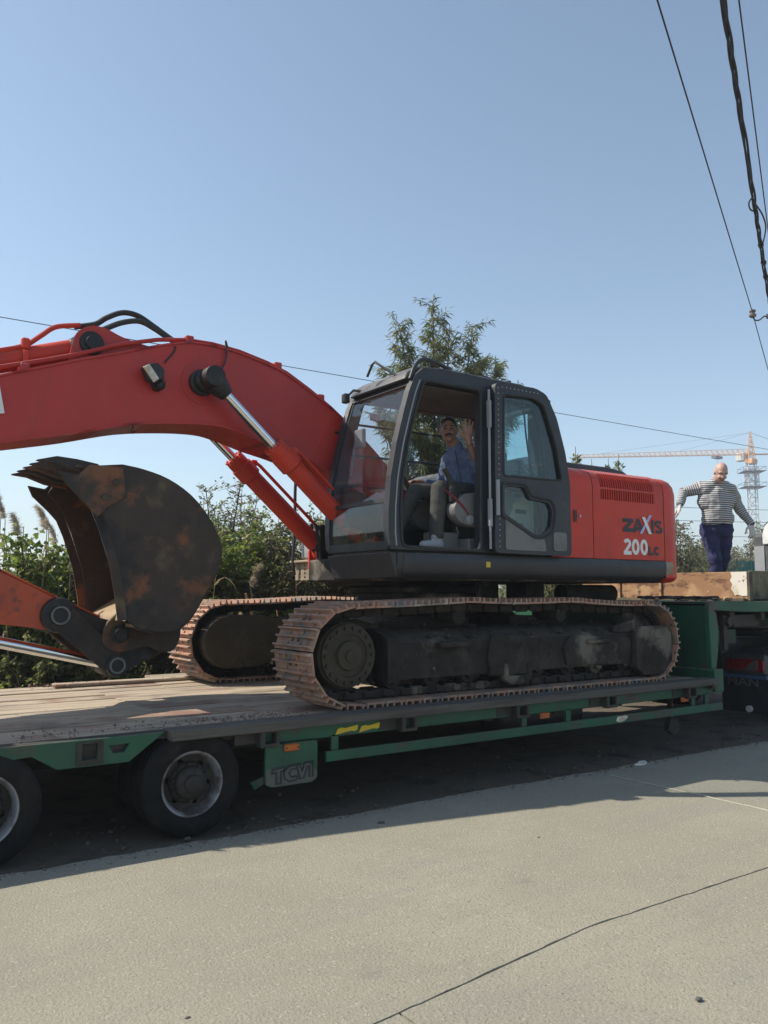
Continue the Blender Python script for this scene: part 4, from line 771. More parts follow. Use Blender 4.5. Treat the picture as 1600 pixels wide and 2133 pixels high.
# wheels: twin tyres on dished rims
def wheel_mesh():
    ty = B(); ty.lathe([(.222, .0), (.235, -.015), (.30, -.022), (.352, -.010), (.372, .012), (.377, .03), (.377, .055), (.368, .058), (.368, .064), (.377, .067), (.377, .10), (.368, .103), (.368, .109), (.377, .112), (.377, .145), (.368, .148), (.368, .154), (.377, .157), (.377, .19), (.372, .205), (.352, .225), (.30, .235), (.235, .228), (.222, .215)], (0, 0, 0), (0, 1, 0), 64, False)
    rm = B(); rm.lathe([(.233, -.006), (.228, -.016), (.218, -.014), (.212, .0), (.205, .01), (.195, .05), (.192, .10)], (0, 0, 0), (0, 1, 0), 56, False)
    di = B(); hol = [[(.150*math.cos(a)+.024*math.cos(t), .150*math.sin(a)+.024*math.sin(t)) for t in np.linspace(0, 2*PI, 10, endpoint=False)] for a in np.linspace(.5, .5+2*PI, 6, endpoint=False)]
    di.prism([(.197*math.cos(a), .197*math.sin(a)) for a in np.linspace(0, 2*PI, 48, endpoint=False)], .085, .10, 'Y', hol)
    di.lathe([(.15, .085), (.135, .06), (.118, .055), (.115, .02), (.10, .0), (.065, -.01), (.06, -.035), (.045, -.045), (0, -.048)], (0, 0, 0), (0, 1, 0), 40, False)
    for i in range(10): a = 2*PI*i/10; di.cyl((.128*math.cos(a), .085, .128*math.sin(a)), (.128*math.cos(a), .035, .128*math.sin(a)), .011, 6)
    return ty.mesh('tyre', 'tyre', ang=50), rm.mesh('rim', 'rim', ang=60), di.mesh('hub', 'rim_dark', ang=40)
TY, RM, HB = wheel_mesh()
for x in (-3.17, -4.46):
    for sg in (-1, 1):
        for inner in (0, 1):
            y = sg*(1.60-.27*inner) ; rot = Matrix.Rotation(0 if sg < 0 else PI, 4, 'Z') @ Matrix.Rotation(x*3.1, 4, 'Y')
            w = inst('wheel', HB, Matrix.Translation((x, y, .345)) @ rot @ Matrix.Scale(.93, 4), TR)
            for nm, me in (('tyre', TY), ('rim', RM)):
                c = bpy.data.objects.new(nm, me); COL.objects.link(c); c.parent = w
    d = B(); d.cyl((x, -1.2, .345), (x, 1.2, .345), .07, 14); part('axle', d, 'black_metal', TR)
# ------------------------------------------------------------------ rusty steel tray standing on the gooseneck
TY_ = root('steel_tray', (5.0, 0, 1.512), 'rusty open steel tray with a white painted corner on the trailer gooseneck', 'tray')
d = B(); d.box(3.85, 3.90, -1.27, 1.30, 1.53, 1.862, .006); part('end_wall', d, 'rust', TY_)
d = B(); d.box(3.905, 7.2, -1.30, -1.25, 1.53, 1.872, .006); part('side_wall', d, 'rust_dark', TY_)
d = B(); d.box(3.905, 7.2, 1.25, 1.30, 1.53, 1.862, .006); part('side_wall', d, 'rust_dark', TY_)
d = B(); d.box(3.91, 7.2, -1.24, 1.24, 1.52, 1.545); part('tray_floor', d, 'rust_dark', TY_)
d = B(); d.prism([(-1.27, 1.575), (-1.20, 1.57), (-1.15, 1.59), (-1.11, 1.575), (-1.09, 1.62), (-1.06, 1.66), (-1.08, 1.71), (-1.05, 1.76), (-1.075, 1.80), (-1.06, 1.86), (-1.27, 1.86)], 3.842, 3.849, 'X'); part('painted_corner', d, 'white_paint', TY_)
d = B(); d.box(3.84, 3.905, -1.31, -1.272, 1.515, 1.865, .006); part('corner_post', d, 'rust_dark', TY_)
for y in (-.05, .62): part('stiffener', B().box(3.825, 3.85, y-.02, y+.02, 1.53, 1.85, .003), 'rust', TY_)
part('lower_flange', B().box(3.79, 3.85, -1.25, 1.3, 1.515, 1.545), 'rust_dark', TY_)
# things lying on the gooseneck in front of the tray
def stick(x0, y0, x1, y1, z, r, m, label, cat):
    d = B(); n = 6; d.tube([(x0+(x1-x0)*i/n, y0+(y1-y0)*i/n, z+r+.006*noise.noise((i, x0, 0))) for i in range(n+1)], [r*(1+.15*noise.noise((i, 3, x0))) for i in range(n+1)], 8)
    return tag(part(cat.replace(' ', '_'), d, m, loc=((x0+x1)/2, (y0+y1)/2, z)), label, cat)
M('pale_wood', (.40, .27, .13), .8, 0, [((.25, .16, .08), 6, .45, .7)])
stick(3.35, -1.38, 3.62, -1.12, 1.514, .020, 'pale_wood', 'short pale wooden stick lying on the gooseneck before the tray', 'stick')
stick(3.00, -.60, 3.3, -.42, 1.514, .018, 'pale_wood', 'pale wooden stick lying behind the excavator counterweight', 'stick')
d = B()
for i in range(26):
    a = i*.42; c = Vector((3.05+.022*i, -1.2+.28*math.sin(i*.5)+.02*i, 1.525)); d.tube([c+Vector((.03*math.cos(t), .014*math.sin(t) if i % 2 else 0, .012 if i % 2 else .014*math.sin(t)+.004)) for t in np.linspace(0, 2*PI, 8, endpoint=False)], .006, 5, closed=True)
tag(part('lashing_chain', d, 'rust_dark', loc=(3.3, -1.1, 1.512)), 'dark lashing chain lying loose on the gooseneck', 'chain')
d = B(); d.tube(spline([(3.25+.22*math.sin(t*1.7)*math.cos(t), -.75+.5*math.sin(t*.9), 1.53+.035*abs(math.sin(t*2.3))) for t in np.arange(0, 12, .5)], 4), .012, 6)
tag(part('wire_tangle', d, 'black_rubber', loc=(3.2, -.75, 1.512)), 'tangle of black wire heaped on the gooseneck', 'wire')
# clods of reddish earth and grit on the deck
M('red_clod', (.20, .12, .10), .95, 0, [((.18, .09, .07), 9, .4, .7)], (30, .6)); M('grey_clod', (.17, .145, .12), .95, 0, [((.10, .085, .07), 9, .4, .7)], (30, .6))
def clods(name, label, n, fn, m, rr):
    d = B()
    for i in range(n):
        x, y, z = fn(); r = random.uniform(*rr)*random.random()**.6+.002; s = len(d.v); d.ball((x, y, z+r*.35), (r*random.uniform(.8, 1.5), r*random.uniform(.8, 1.4), r*random.uniform(.5, .9)), 6, 4)
        for k in range(s, len(d.v)): d.v[k] = tuple(Vector(d.v[k])+Vector((random.uniform(-1, 1), random.uniform(-1, 1), random.uniform(-1, 1)))*r*.14)
    return tag(part(name, d, m, ang=20), label, 'earth', kind='stuff')
g = random.gauss
clods('earth_crumbs', 'reddish crumbs of earth strewn on the deck by the near track', 240, lambda: (min(g(-2.65, .30), -2.2), g(-1.36, .10), DZ), 'red_clod', (.001, .008))
clods('grit', 'grey crumbs of dry mud strewn along the near deck edge', 200, lambda: (random.uniform(-4.6, -2.4), min(max(g(-1.34, .12), -1.56), -.9), DZ), 'grey_clod', (.001, .008))
clods('earth_crumbs', 'red earth crumbs on the far deck edge', 160, lambda: (g(-3.1, .25), g(1.45, .07), DZ+.02), 'red_clod', (.003, .016))
# ------------------------------------------------------------------ tractor unit coupled to the gooseneck
TK = root('tractor_truck', (6.5, 0, 0), 'dark truck tractor with red tail lamp coupled under the trailer gooseneck', 'truck')
M('truck_grey', (.06, .065, .07), .6, 0, [((.11, .1, .09), 5, .45, .7)], (40, .15)); M('cab_white', (.74, .74, .73), .35, 0, [((.6, .59, .57), 3, .45, .7)]); M('truck_blue', (.07, .13, .24), .45, 0, [((.12, .13, .15), 5, .5, .7)])
M('lamp_dirt', (.12, .11, .10), .8)
d = B(); d.box(4.30, 10.6, -.50, -.36, .72, 1.0); d.box(4.30, 10.6, .36, .5, .72, 1.0); d.box(4.26, 4.36, -.62, .62, .55, .98, .01); part('truck_chassis', d, 'truck_grey', TK)
d = B(); d.lathe([(0, 0), (.48, 0), (.50, .03), (.5, .08), (.46, .1), (0, .1)], (5.6, 0, 1.02), (0, 0, 1), 36); part('fifth_wheel', d, 'grease', TK)
for sg in (-1, 1):
    d = B(); arc = [(5.35+.62*math.cos(a), .52+.60*math.sin(a)) for a in np.linspace(PI*.02, PI*.98, 16)]; arc = arc+[(x*.965+5.35*.035, z-.022) for x, z in reversed(arc)]
    d.prism(arc, .68*sg, 1.24*sg); d.box(4.55, 4.76, .68*sg, 1.24*sg, .80, .93, .02); part('mudguard', d, 'truck_grey', TK)
    d = B(); d.box(4.24, 4.265, .62*sg, 1.25*sg, .15, .62, .006); fl = part('mud_flap', d, 'black_rubber', TK)
    if sg < 0: txt('lettering', 'MAN', .15, 'plastic_grey', fl, (4.235, -.70, .47), (PI/2, 0, -PI/2), bold=.01, sx=1.3)
    d = B(); d.box(4.20, 4.28, .66*sg, 1.24*sg, .62, .86, .015); tl = part('tail_lamp_housing', d, 'truck_grey', TK)
    d = B(); d.box(4.175, 4.20, .72*sg, 1.16*sg, .655, .80, .012); part('tail_lamp', d, 'red_lens', tl, bev=.004); part('lamp_end', B().box(4.17, 4.20, 1.17*sg, 1.235*sg, .66, .80, .01), 'red_lens', tl)
    if sg < 0: part('lamp_dirt', B().prism([(-1.14, .665), (-.92, .665), (-1.0, .70), (-1.10, .785), (-1.15, .79)], 4.172, 4.1745, 'X'), 'lamp_dirt', tl)
    d = B(); d.box(4.22, 4.30, .66*sg, 1.25*sg, .56, .615, .01); part('bumper_bar', d, 'truck_blue', TK)
    for x in (5.35, 9.6):
        for inner in ((0, 1) if x < 6 else (0,)):
            w = inst('wheel', HB, Matrix.Translation((x, sg*(1.24-.31*inner), .50)) @ Matrix.Rotation(0 if sg < 0 else PI, 4, 'Z') @ Matrix.Scale(1.34, 4), TK)
            for nm, me in (('tyre', TY), ('rim', RM)):
                c = bpy.data.objects.new(nm, me); COL.objects.link(c); c.parent = w
part('number_lamp', B().cyl((4.2, -1.0, .20), (4.235, -1.0, .20), .04, 14), 'white_paint', TK)
d = B(); d.box(8.0, 10.2, -1.2, 1.2, .75, 2.62, .06); part('truck_cab', d, 'truck_grey', TK)
d = B(); d.prism([(-1.0, 2.42), (1.0, 2.42), (1.0, 2.60), (.95, 2.74), (.82, 2.83), (-.82, 2.83), (-.95, 2.74), (-1.0, 2.60)], 7.97, 10.1, 'X'); part('cab_roof', d, 'cab_white', TK, bev=.03, seg=3)
d = B(); d.box(7.985, 8.0, -1.16, -.98, 1.2, 2.4); d.box(7.985, 8.0, .98, 1.16, 1.2, 2.4); d.box(7.98, 8.0, -.8, .8, 1.5, 2.2, .005); part('cab_rear_panel', d, 'grey_paint', TK)
# ------------------------------------------------------------------ vegetation
leafmat('leaf_willow', [(.05, .075, .022), (.095, .125, .04), (.15, .17, .065), (.20, .20, .10)], .5)
leafmat('leaf_bright', [(.05, .095, .016), (.10, .17, .03), (.17, .24, .05), (.22, .22, .07)], .55)
leafmat('leaf_dark', [(.045, .065, .022), (.10, .125, .04), (.17, .19, .07), (.27, .24, .11)], .58)
leafmat('leaf_grey', [(.08, .09, .05), (.14, .155, .08), (.21, .21, .12), (.30, .28, .18)], .55)
leafmat('blade', [(.06, .10, .025), (.12, .17, .05), (.20, .22, .09), (.34, .29, .16)], .5)
leafmat('dry_blade', [(.12, .085, .04), (.22, .16, .08), (.33, .26, .15)], .4)
leafmat('plume', [(.30, .26, .18), (.44, .39, .28), (.55, .50, .39)], .4)
M('bark', (.12, .09, .06), .9, 0, [((.2, .16, .11), 9, .45, .7)], (25, .5)); M('cane', (.25, .22, .09), .7, 0, [((.14, .13, .05), 7, .45, .7)])
def leafmesh(name, P, D, L, Wd, mat, tint=None, droop=0.0, fold=.25):
    """leaf-shaped faces: P base points, D directions, L lengths, Wd widths"""
    P = np.asarray(P, float); D = np.asarray(D, float); n = len(P); D /= np.linalg.norm(D, axis=1, keepdims=True)+1e-9
    R = RNG.normal(size=(n, 3)); S = np.cross(D, R); S /= np.linalg.norm(S, axis=1, keepdims=True)+1e-9; N = np.cross(D, S)
    L = np.broadcast_to(L, (n,))[:, None]; Wd = np.broadcast_to(Wd, (n,))[:, None]
    mid = P+D*L*.45-np.array([0, 0, 1])*L*droop*.25; tip = P+D*L-np.array([0, 0, 1])*L*droop
    V = np.stack([P, mid+S*Wd*.5+N*Wd*fold, tip, mid-S*Wd*.5+N*Wd*fold, mid], 1).reshape(-1, 3)
    b0 = np.arange(n)[:, None]*5; T = np.stack([b0+np.array([[0, 1, 4]]), b0+np.array([[1, 2, 4]]), b0+np.array([[0, 4, 3]]), b0+np.array([[4, 2, 3]])], 1).reshape(-1)
    me = bpy.data.meshes.new(name); me.vertices.add(len(V)); me.vertices.foreach_set('co', V.ravel()); nt_ = 4*n
    me.loops.add(nt_*3); me.loops.foreach_set('vertex_index', T.astype(np.int32)); me.polygons.add(nt_)
    me.polygons.foreach_set('loop_start', np.arange(0, nt_*3, 3, dtype=np.int32)); me.polygons.foreach_set('loop_total', np.full(nt_, 3, np.int32)); me.update()
    a = me.attributes.new('tint', 'FLOAT', 'FACE'); t = RNG.random(n) if tint is None else np.clip(tint, 0, 1); a.data.foreach_set('value', np.repeat(t, 4).astype(np.float32))
    me.materials.append(MATS[mat]); me.shade_smooth(); return me
def U(a, b): return random.uniform(a, b)
def plant(name, label, cat, base, group, stem_b, stem_mat, leaf_args, leafname='crown', stemname='trunk', kind=None):
    r = root(name, base, label, cat, group); part(stemname, stem_b, stem_mat, r)
    me = leafmesh(leafname, *leaf_args[0], **leaf_args[1]); o = bpy.data.objects.new(leafname, me); COL.objects.link(o); o.parent = r
    me.transform(Matrix.Translation(-Vector(base))); return r
def shrub(label, base, h, r, nst, ll, lw, npt, mat, group=None, cat='shrub', name='shrub', lean=(0, 0), low=.15, droop=.2):
    base = Vector(base); st = B(); P = []; D = []; T = []
    for i in range(nst):
        a = U(0, 2*PI); rr = r*math.sqrt(U(.02, 1)); hh = h*U(.5, 1.1)*(1-.25*(rr/r)**2)
        p0 = base+Vector((U(-.1, .1), U(-.1, .1), -.05)); p3 = base+Vector((rr*math.cos(a)+lean[0], rr*math.sin(a)+lean[1], hh)); p1 = p0+Vector((rr*math.cos(a)*.15, rr*math.sin(a)*.15, hh*.4)); p2 = p0*.35+p3*.65+Vector((U(-.1, .1), U(-.1, .1), .05*h))
        c = spline([p0, p1, p2, p3], 5); st.tube(c, [.006+.018*(1-k/len(c))*h/2 for k in range(len(c))], 5)
        for k in range(int(len(c)*low)+1, len(c)):
            for q in range(5):
                d = Vector((U(-1, 1), U(-1, 1), U(-.2, .9))).normalized(); ln = h*U(.06, .16); tw = [c[k], c[k]+d*ln*.5, c[k]+d*ln+Vector((0, 0, -.1*ln))]
                st.tube([tw[0], tw[2]], [.006, .002], 3, caps=False); sh = random.gauss(.45, .2)
                for z in range(npt):
                    t = U(.1, 1.05); pp = c[k]+d*ln*t; P.append(pp); dd = d*.5+Vector((U(-1, 1), U(-1, 1), U(-.8, .6))); D.append(dd); T.append(sh+U(-.2, .25))
    n = len(P)
    return plant(name, label, cat, base, group, st, 'bark', ((P, D, RNG.uniform(.65, 1.2, n)*ll, RNG.uniform(.7, 1.15, n)*lw, mat), dict(tint=np.array(T), droop=droop)))
# willow-like tree with tall upright shoots behind the cab
def willow():
    base = Vector((3.5, 4.1, .15)); st = B(); P = []; D = []; T = []
    tr = spline([base-Vector((0, 0, .2)), base+Vector((-.1, 0, .8)), base+Vector((0, .1, 1.6)), base+Vector((.1, 0, 2.2))], 5); st.tube(tr, [.13-.004*k for k in range(len(tr))], 8)
    tops = [(2.45, 4.0, 6.05), (2.85, 4.2, 5.6), (3.25, 4.0, 6.5), (3.05, 3.7, 5.7), (3.75, 4.1, 6.3), (4.25, 4.0, 6.3), (4.6, 4.2, 5.85), (3.5, 4.4, 5.6), (4.0, 3.7, 5.5), (2.2, 3.8, 4.4), (2.5, 3.5, 4.2), (3.0, 3.4, 4.0), (4.9, 4.1, 5.2), (3.4, 3.3, 4.3), (2.7, 4.6, 4.6), (2.2, 4.3, 4.9), (3.9, 3.3, 4.4), (5.0, 3.9, 4.6), (2.05, 4.0, 3.6), (2.6, 3.4, 3.3), (3.2, 3.3, 3.3), (2.35, 3.6, 3.1), (5.0, 4.1, 5.75), (5.2, 4.0, 5.2), (5.35, 4.2, 4.8), (2.3, 4.1, 5.3), (2.9, 4.0, 5.0)]
    for tx, ty, tz in tops:
        s = tr[random.randint(4, len(tr)-1)]; e = Vector((3.45+(tx-3.45)*.9, ty, tz)); c = spline([s, s*.55+e*.45+Vector((0, 0, -.25)), s*.2+e*.8, e], 7); n = len(c)
        st.tube(c, [.035*(1-k/n)+.004 for k in range(n)], 5)
        for k in range(3, n):
            dens = 12 if k < n-4 else 9
            for q in range(3 if k < n-3 else 2):
                a = U(0, 2*PI); ln = U(.25, .62)*(1-.4*k/n); d = Vector((math.cos(a)*.7, math.sin(a)*.7, U(.3, 1))).normalized(); tw = [c[k], c[k]+d*ln*.6, c[k]+d*ln+Vector((0, 0, -.12*ln))]
                st.tube(tw, [.007, .005, .002], 4, caps=False); sh = random.gauss(.5, .2)
                for z in range(dens*2):
                    t = U(.1, 1); P.append(c[k]+d*ln*t); D.append(d*.5+Vector((U(-.8, .8), U(-.8, .8), U(-1.1, .3)))); T.append(sh+U(-.2, .2))
        for q in range(34): t = U(.8, 1); P.append(c[int(t*(n-1))]); D.append(Vector((U(-1, 1), U(-1, 1), U(-.3, 1)))); T.append(U(.3, .9))
    n = len(P)
    plant('willow_tree', 'slender willow tree with tall shoots rising behind the excavator cab', 'tree', base, None, st, 'bark', ((P, D, RNG.uniform(.10, .19, n), RNG.uniform(.016, .025, n), 'leaf_willow'), dict(tint=np.array(T), droop=.25)))
willow()
shrub('broad bright green vine shrub at the left edge beyond the trailer deck', (-3.1, 4.4, .2), 2.1, 1.0, 34, .085, .075, 6, 'leaf_bright', droop=.3)
shrub('leafy green shrub growing behind the excavator bucket', (-2.0, 4.5, .2), 2.15, .9, 32, .08, .07, 6, 'leaf_bright', droop=.3)
shrub('tall bright bush between the bucket and the boom cylinder', (-.1, 4.7, .2), 2.45, 1.0, 40, .075, .05, 7, 'leaf_bright', droop=.3)
shrub('bright bush filling the gap at the bucket back', (-.9, 4.4, .2), 2.2, .9, 34, .08, .055, 7, 'leaf_bright', droop=.3)
shrub('low dark green shrub left of the bucket linkage', (-2.9, 3.5, .1), 1.2, .8, 18, .075, .055, 6, 'leaf_dark')
shrub('dark shrub hidden mostly by the bucket', (-1.2, 4.1, .2), 1.9, .9, 20, .07, .045, 6, 'leaf_dark')
shrub('tall grey green shrub right of the bucket, under the boom', (.35, 5.2, .3), 2.9, 1.1, 44, .065, .03, 7, 'leaf_grey', droop=.1)
shrub('dense dark green shrub under the boom cylinders', (.9, 4.3, .3), 2.5, 1.1, 40, .07, .045, 7, 'leaf_dark')
shrub('bright leafy shrub low beside the far track', (-.2, 3.7, .1), 1.4, .85, 20, .08, .06, 6, 'leaf_bright')
shrub('dark shrub behind the grey storage box', (1.6, 3.6, .2), 2.5, .8, 22, .07, .04, 6, 'leaf_dark')
shrub('dense shrub behind the cab, seen under the house', (2.6, 3.3, .1), 2.4, .9, 24, .07, .04, 6, 'leaf_dark')
shrub('bushy shrub half hidden at the left picture edge', (-4.1, 4.6, .2), 2.3, 1.0, 18, .075, .05, 6, 'leaf_dark')
shrub('shrub behind the engine hood with sprigs above it', (6.9, 4.6, .2), 3.6, 1.1, 20, .09, .032, 5, 'leaf_dark')
for (x, y, h) in ((6.75, 4.0, 4.42), (7.25, 4.0, 4.22), (7.72, 4.0, 4.28), (8.05, 4.05, 4.40)):
    b = Vector((x, y, .2)); st = B(); c = spline([b, b+Vector((U(-.05, .05), 0, h*.5)), b+Vector((U(-.05, .05), .02, h-.2))], 8); st.tube(c, [.02*(1-k/len(c))+.004 for k in range(len(c))], 5); P = []; D = []
    for q in range(60): t = 1-abs(random.gauss(0, .05)); p = c[max(0, min(len(c)-1, int(t*(len(c)-1))))]; P.append(p+Vector((U(-.06, .06), U(-.06, .06), U(-.1, .05)))); D.append(Vector((U(-1, 1), U(-1, 1), U(-.2, 1.2))))
    plant('sapling', {6.75: 'thin sapling tip nearest the cab above the engine hood', 7.25: 'small bushy sapling tip above the middle of the hood', 7.72: 'third sapling tip from the cab above the hood', 8.05: 'tallest right hand sapling tip above the hood end'}[x], 'sapling', b, 'saplings behind the engine hood', st, 'bark', ((P, D, .11, .035, 'leaf_dark'), {}))
shrub('dark olive shrub rising right behind the counterweight', (10.5, 4.8, .2), 2.75, .9, 40, .085, .04, 6, 'leaf_grey')
shrub('silvery shrub behind the legs of the standing man', (12.6, 6.0, .2), 2.75, 1.3, 46, .085, .04, 6, 'leaf_grey')
shrub('grey green tree just left of the crane mast', (24.6, 14.4, .2), 3.7, 2.3, 52, .13, .06, 7, 'leaf_grey', cat='tree', name='small_tree')
shrub('grey green tree at the foot of the crane mast', (28.2, 14.4, .2), 4.1, 2.3, 52, .13, .06, 7, 'leaf_grey', cat='tree', name='small_tree')
shrub('pale tree by the truck cab at the right edge', (31.8, 14.6, .2), 4.3, 2.3, 52, .13, .06, 7, 'leaf_grey', cat='tree', name='small_tree')
# reeds
def reed(label, x, y, h, plume=True, nl=12, lean=.15, dry=False):
    base = Vector((x, y, .15)); a = U(0, 2*PI); st = B(); tip = base+Vector((lean*math.cos(a), lean*math.sin(a), h)); c = spline([base, base*.5+tip*.5+Vector((0, 0, .03)), tip], 8); st.tube(c, [.011*(1-.6*k/len(c)) for k in range(len(c))], 6)
    bl = B(); 
    for i in range(nl):
        t = .25+.72*i/nl; p = c[int(t*(len(c)-1))]; an = i*2.4+U(-.4, .4); ln = U(.40, .75); w = U(.026, .042); d = Vector((math.cos(an), math.sin(an), 0)); s = Vector((-d.y, d.x, 0)); prev = None
        for k in range(6):
            u = k/5; q = p+d*ln*(u*.75)+Vector((0, 0, ln*(.75*u-.95*u*u))); ww = w*(1-u**2.2)+.001; a1 = q+s*ww/2+Vector((0, 0, .004)); a2 = q-s*ww/2+Vector((0, 0, .004)); idx = len(bl.v); bl.v += [tuple(a1), tuple(q), tuple(a2)]
            if k: bl.f += [(idx-3, idx-2, idx+1, idx), (idx-2, idx-1, idx+2, idx+1)]; bl.m += [0, 0]
    r = root('reed', base, label, 'reed', 'reeds beyond the trailer'); part('cane', st, 'cane', r)
    o = part('blades', bl, 'dry_blade' if dry else 'blade', r, recalc=False); at_ = o.data.attributes.new('tint', 'FLOAT', 'FACE'); at_.data.foreach_set('value', np.repeat(RNG.random(nl), 10).astype(np.float32))
    if plume:
        P = []; D = []; dr = Vector((U(-1, 1), U(-1, 1), 0)).normalized()
        for k in range(420):
            t = U(0, 1); q = tip+Vector((0, 0, .28*t))+dr*.12*t*t; P.append(q+Vector((U(-1, 1), U(-1, 1), 0))*.025*(1-t)); D.append(Vector((U(-.7, .7), U(-.7, .7), U(.1, 1)))+dr*.7)
        me = leafmesh('plume', P, D, RNG.uniform(.05, .13, len(P)), .006, 'plume', droop=.35); me.transform(Matrix.Translation(-base)); q = bpy.data.objects.new('plume', me); COL.objects.link(q); q.parent = r
spec = [(-3.42, 4.3, 2.45, 1, 'plumed reed at the left picture edge, tallest there'), (-3.2, 4.2, 2.15, 1, 'short plumed reed second from the left edge'), (-3.0, 4.5, 2.2, 1, 'plumed reed third from the left edge'), (-2.85, 4.3, 2.3, 1, 'plumed reed fourth from the left edge'), (-2.7, 4.6, 2.3, 1, 'plumed reed just left of the bucket teeth'), (-2.62, 3.9, 1.75, 1, 'low fluffy plumed reed against the bucket mouth'), (-2.45, 4.4, 2.2, 1, 'plumed reed hard against the bucket edge'), (-3.6, 4.6, 2.2, 1, 'plumed reed cut by the left picture edge'), (-3.3, 4.8, 2.1, 0, 'leafy reed without plume near the left edge'), (-2.9, 4.9, 2.2, 0, 'leafy reed without plume left of the bucket'), (-.80, 4.0, 2.75, 0, 'tall leafy reed rising right of the bucket top'), (-.70, 4.2, 2.45, 0, 'second leafy reed right of the bucket top'), (-.2, 3.4, 1.55, 1, 'reed with pale plume low under the boom cylinders'), (.75, 3.7, 2.75, 1, 'drooping plumed reed behind the boom cylinder'), (.3, 3.3, 1.9, 0, 'leafy reed beside the handrail post'), (1.1, 3.2, 1.8, 0, 'leafy reed behind the perforated step'), (-3.55, 3.9, 2.35, 0, 'broad leaved reed at the very left edge'), (-3.1, 3.7, 2.0, 0, 'broad leaved reed above the arm plate'), (-2.75, 3.6, 1.7, 0, 'broad leaved reed above the arm pin'), (-3.35, 3.3, 1.5, 0, 'low broad leaved reed under the left edge arm'), (-2.5, 2.9, 1.35, 0, 'low reed below the bucket link'), (-.9, 2.6, 1.3, 0, 'low reed between the bucket and far track')]
wh = ['left of the bucket', 'between bucket and boom cylinder', 'under the boom cylinders']; od = ['first', 'second', 'third', 'fourth', 'fifth', 'sixth', 'seventh', 'eighth']
for k in range(8): spec.append((-4.0+.22*k+U(-.05, .05), U(3.6, 4.9), U(1.9, 2.6), int(k % 3 == 0), od[k]+' of the ragged reeds counted from the left picture edge'))
for k in range(8): spec.append((-1.0+.30*k+U(-.08, .08), U(3.2, 4.4), U(1.7, 2.75), int(k in (2, 5)), od[k]+' of the ragged reeds counted rightward from the bucket back'))
for x, y, h, pl_, lb_ in spec: reed(lb_, x, y, h, bool(pl_), dry=(h < 2))
# weeds, grass and dry stalks on the verge: nobody could count them
def weeds(name, label, n, fx_, fy, hh, w, mat, droop=.35):
    x = RNG.uniform(*fx_, n); y = RNG.uniform(*fy, n); z = .1*np.clip(y-2.2, 0, 3)-.03; P = np.c_[x, y, z]; D = np.c_[RNG.normal(0, .35, n), RNG.normal(0, .35, n), np.ones(n)]
    cl = np.array([noise.noise((a*1.1, c*1.1, 2.)) for a, c in zip(x, y)]); L = RNG.uniform(.35, 1, n)*hh*(1+.7*cl)
    me = leafmesh(name, P, D, L, w, mat, tint=.45+.5*cl+RNG.normal(0, .2, n), droop=droop); o = bpy.data.objects.new(name, me); COL.objects.link(o); return tag(o, label, 'weeds', kind='stuff')
weeds('grass', 'long green grass growing along the far side of the trailer', 9000, (-5.5, 9), (1.95, 5.5), .75, .016, 'blade', .4)
weeds('tall_grass', 'tall sunlit grass standing right behind the far deck edge', 5200, (-5.5, 4), (1.95, 2.7), 1.25, .018, 'blade', .45)
weeds('dry_grass', 'dry straw coloured grass on the verge', 3500, (-5.5, 5), (1.9, 3.2), .6, .010, 'dry_blade', .5)
def groundcover(name, label, n, xr, yr, zmax, ll, lw, mat):
    x = RNG.uniform(*xr, n); y = RNG.uniform(*yr, n); hgt = np.array([max(.15, .55+.6*noise.noise((a*.9, c*.9, 8.))) for a, c in zip(x, y)])*zmax*np.clip((y-1.8)/1.2, .25, 1)
    z = .1*np.clip(y-2.2, 0, 3)+hgt*RNG.uniform(0, 1, n)**.6; D = RNG.normal(size=(n, 3))*[1, 1, .7]+[0, -.2, .3]
    me = leafmesh(name, np.c_[x, y, z], D, RNG.uniform(.6, 1.2, n)*ll, RNG.uniform(.7, 1.1, n)*lw, mat, tint=RNG.normal(.45, .25, n), droop=.3); o = bpy.data.objects.new(name, me); COL.objects.link(o); return tag(o, label, 'weeds', kind='stuff')
groundcover('weeds', 'low tangle of broad leaved weeds beyond the deck', 22000, (-5.5, 4.5), (2.1, 4.6), .6, .07, .05, 'leaf_bright')
groundcover('edge_weeds', 'bright weeds peeping over the far deck edge', 5500, (-5.0, 3.0), (1.95, 2.7), 1.5, .085, .06, 'leaf_bright')
groundcover('creeper', 'sunlit creeper leaves over the verge bushes', 22000, (-5.5, 1.5), (4.0, 5.8), 1.95, .07, .065, 'leaf_bright')
groundcover('hedge_scrub', 'scrubby growth behind the trailer and truck', 16000, (4, 15), (4.0, 9.0), 1.9, .11, .06, 'leaf_grey')
groundcover('back_scrub', 'distant scrub closing the view behind the reeds', 24000, (-9, 14), (6.0, 12), 2.3, .13, .08, 'leaf_dark')
P = []; n = 20000; x = RNG.uniform(-60, 160, n); y = 45+RNG.uniform(0, 14, n)-.12*x; hgt = np.array([2.2+2.6*max(0, .5+noise.noise((a*.12, 0, 4.))) for a in x]); z = hgt*RNG.random(n)**.7
me = leafmesh('far_wood', np.c_[x, y, z], RNG.normal(size=(n, 3)), .6, .4, 'leaf_grey', tint=RNG.normal(.5, .2, n)); o = bpy.data.objects.new('far_wood', me); COL.objects.link(o); tag(o, 'far off belt of trees along the horizon', 'trees', kind='stuff')
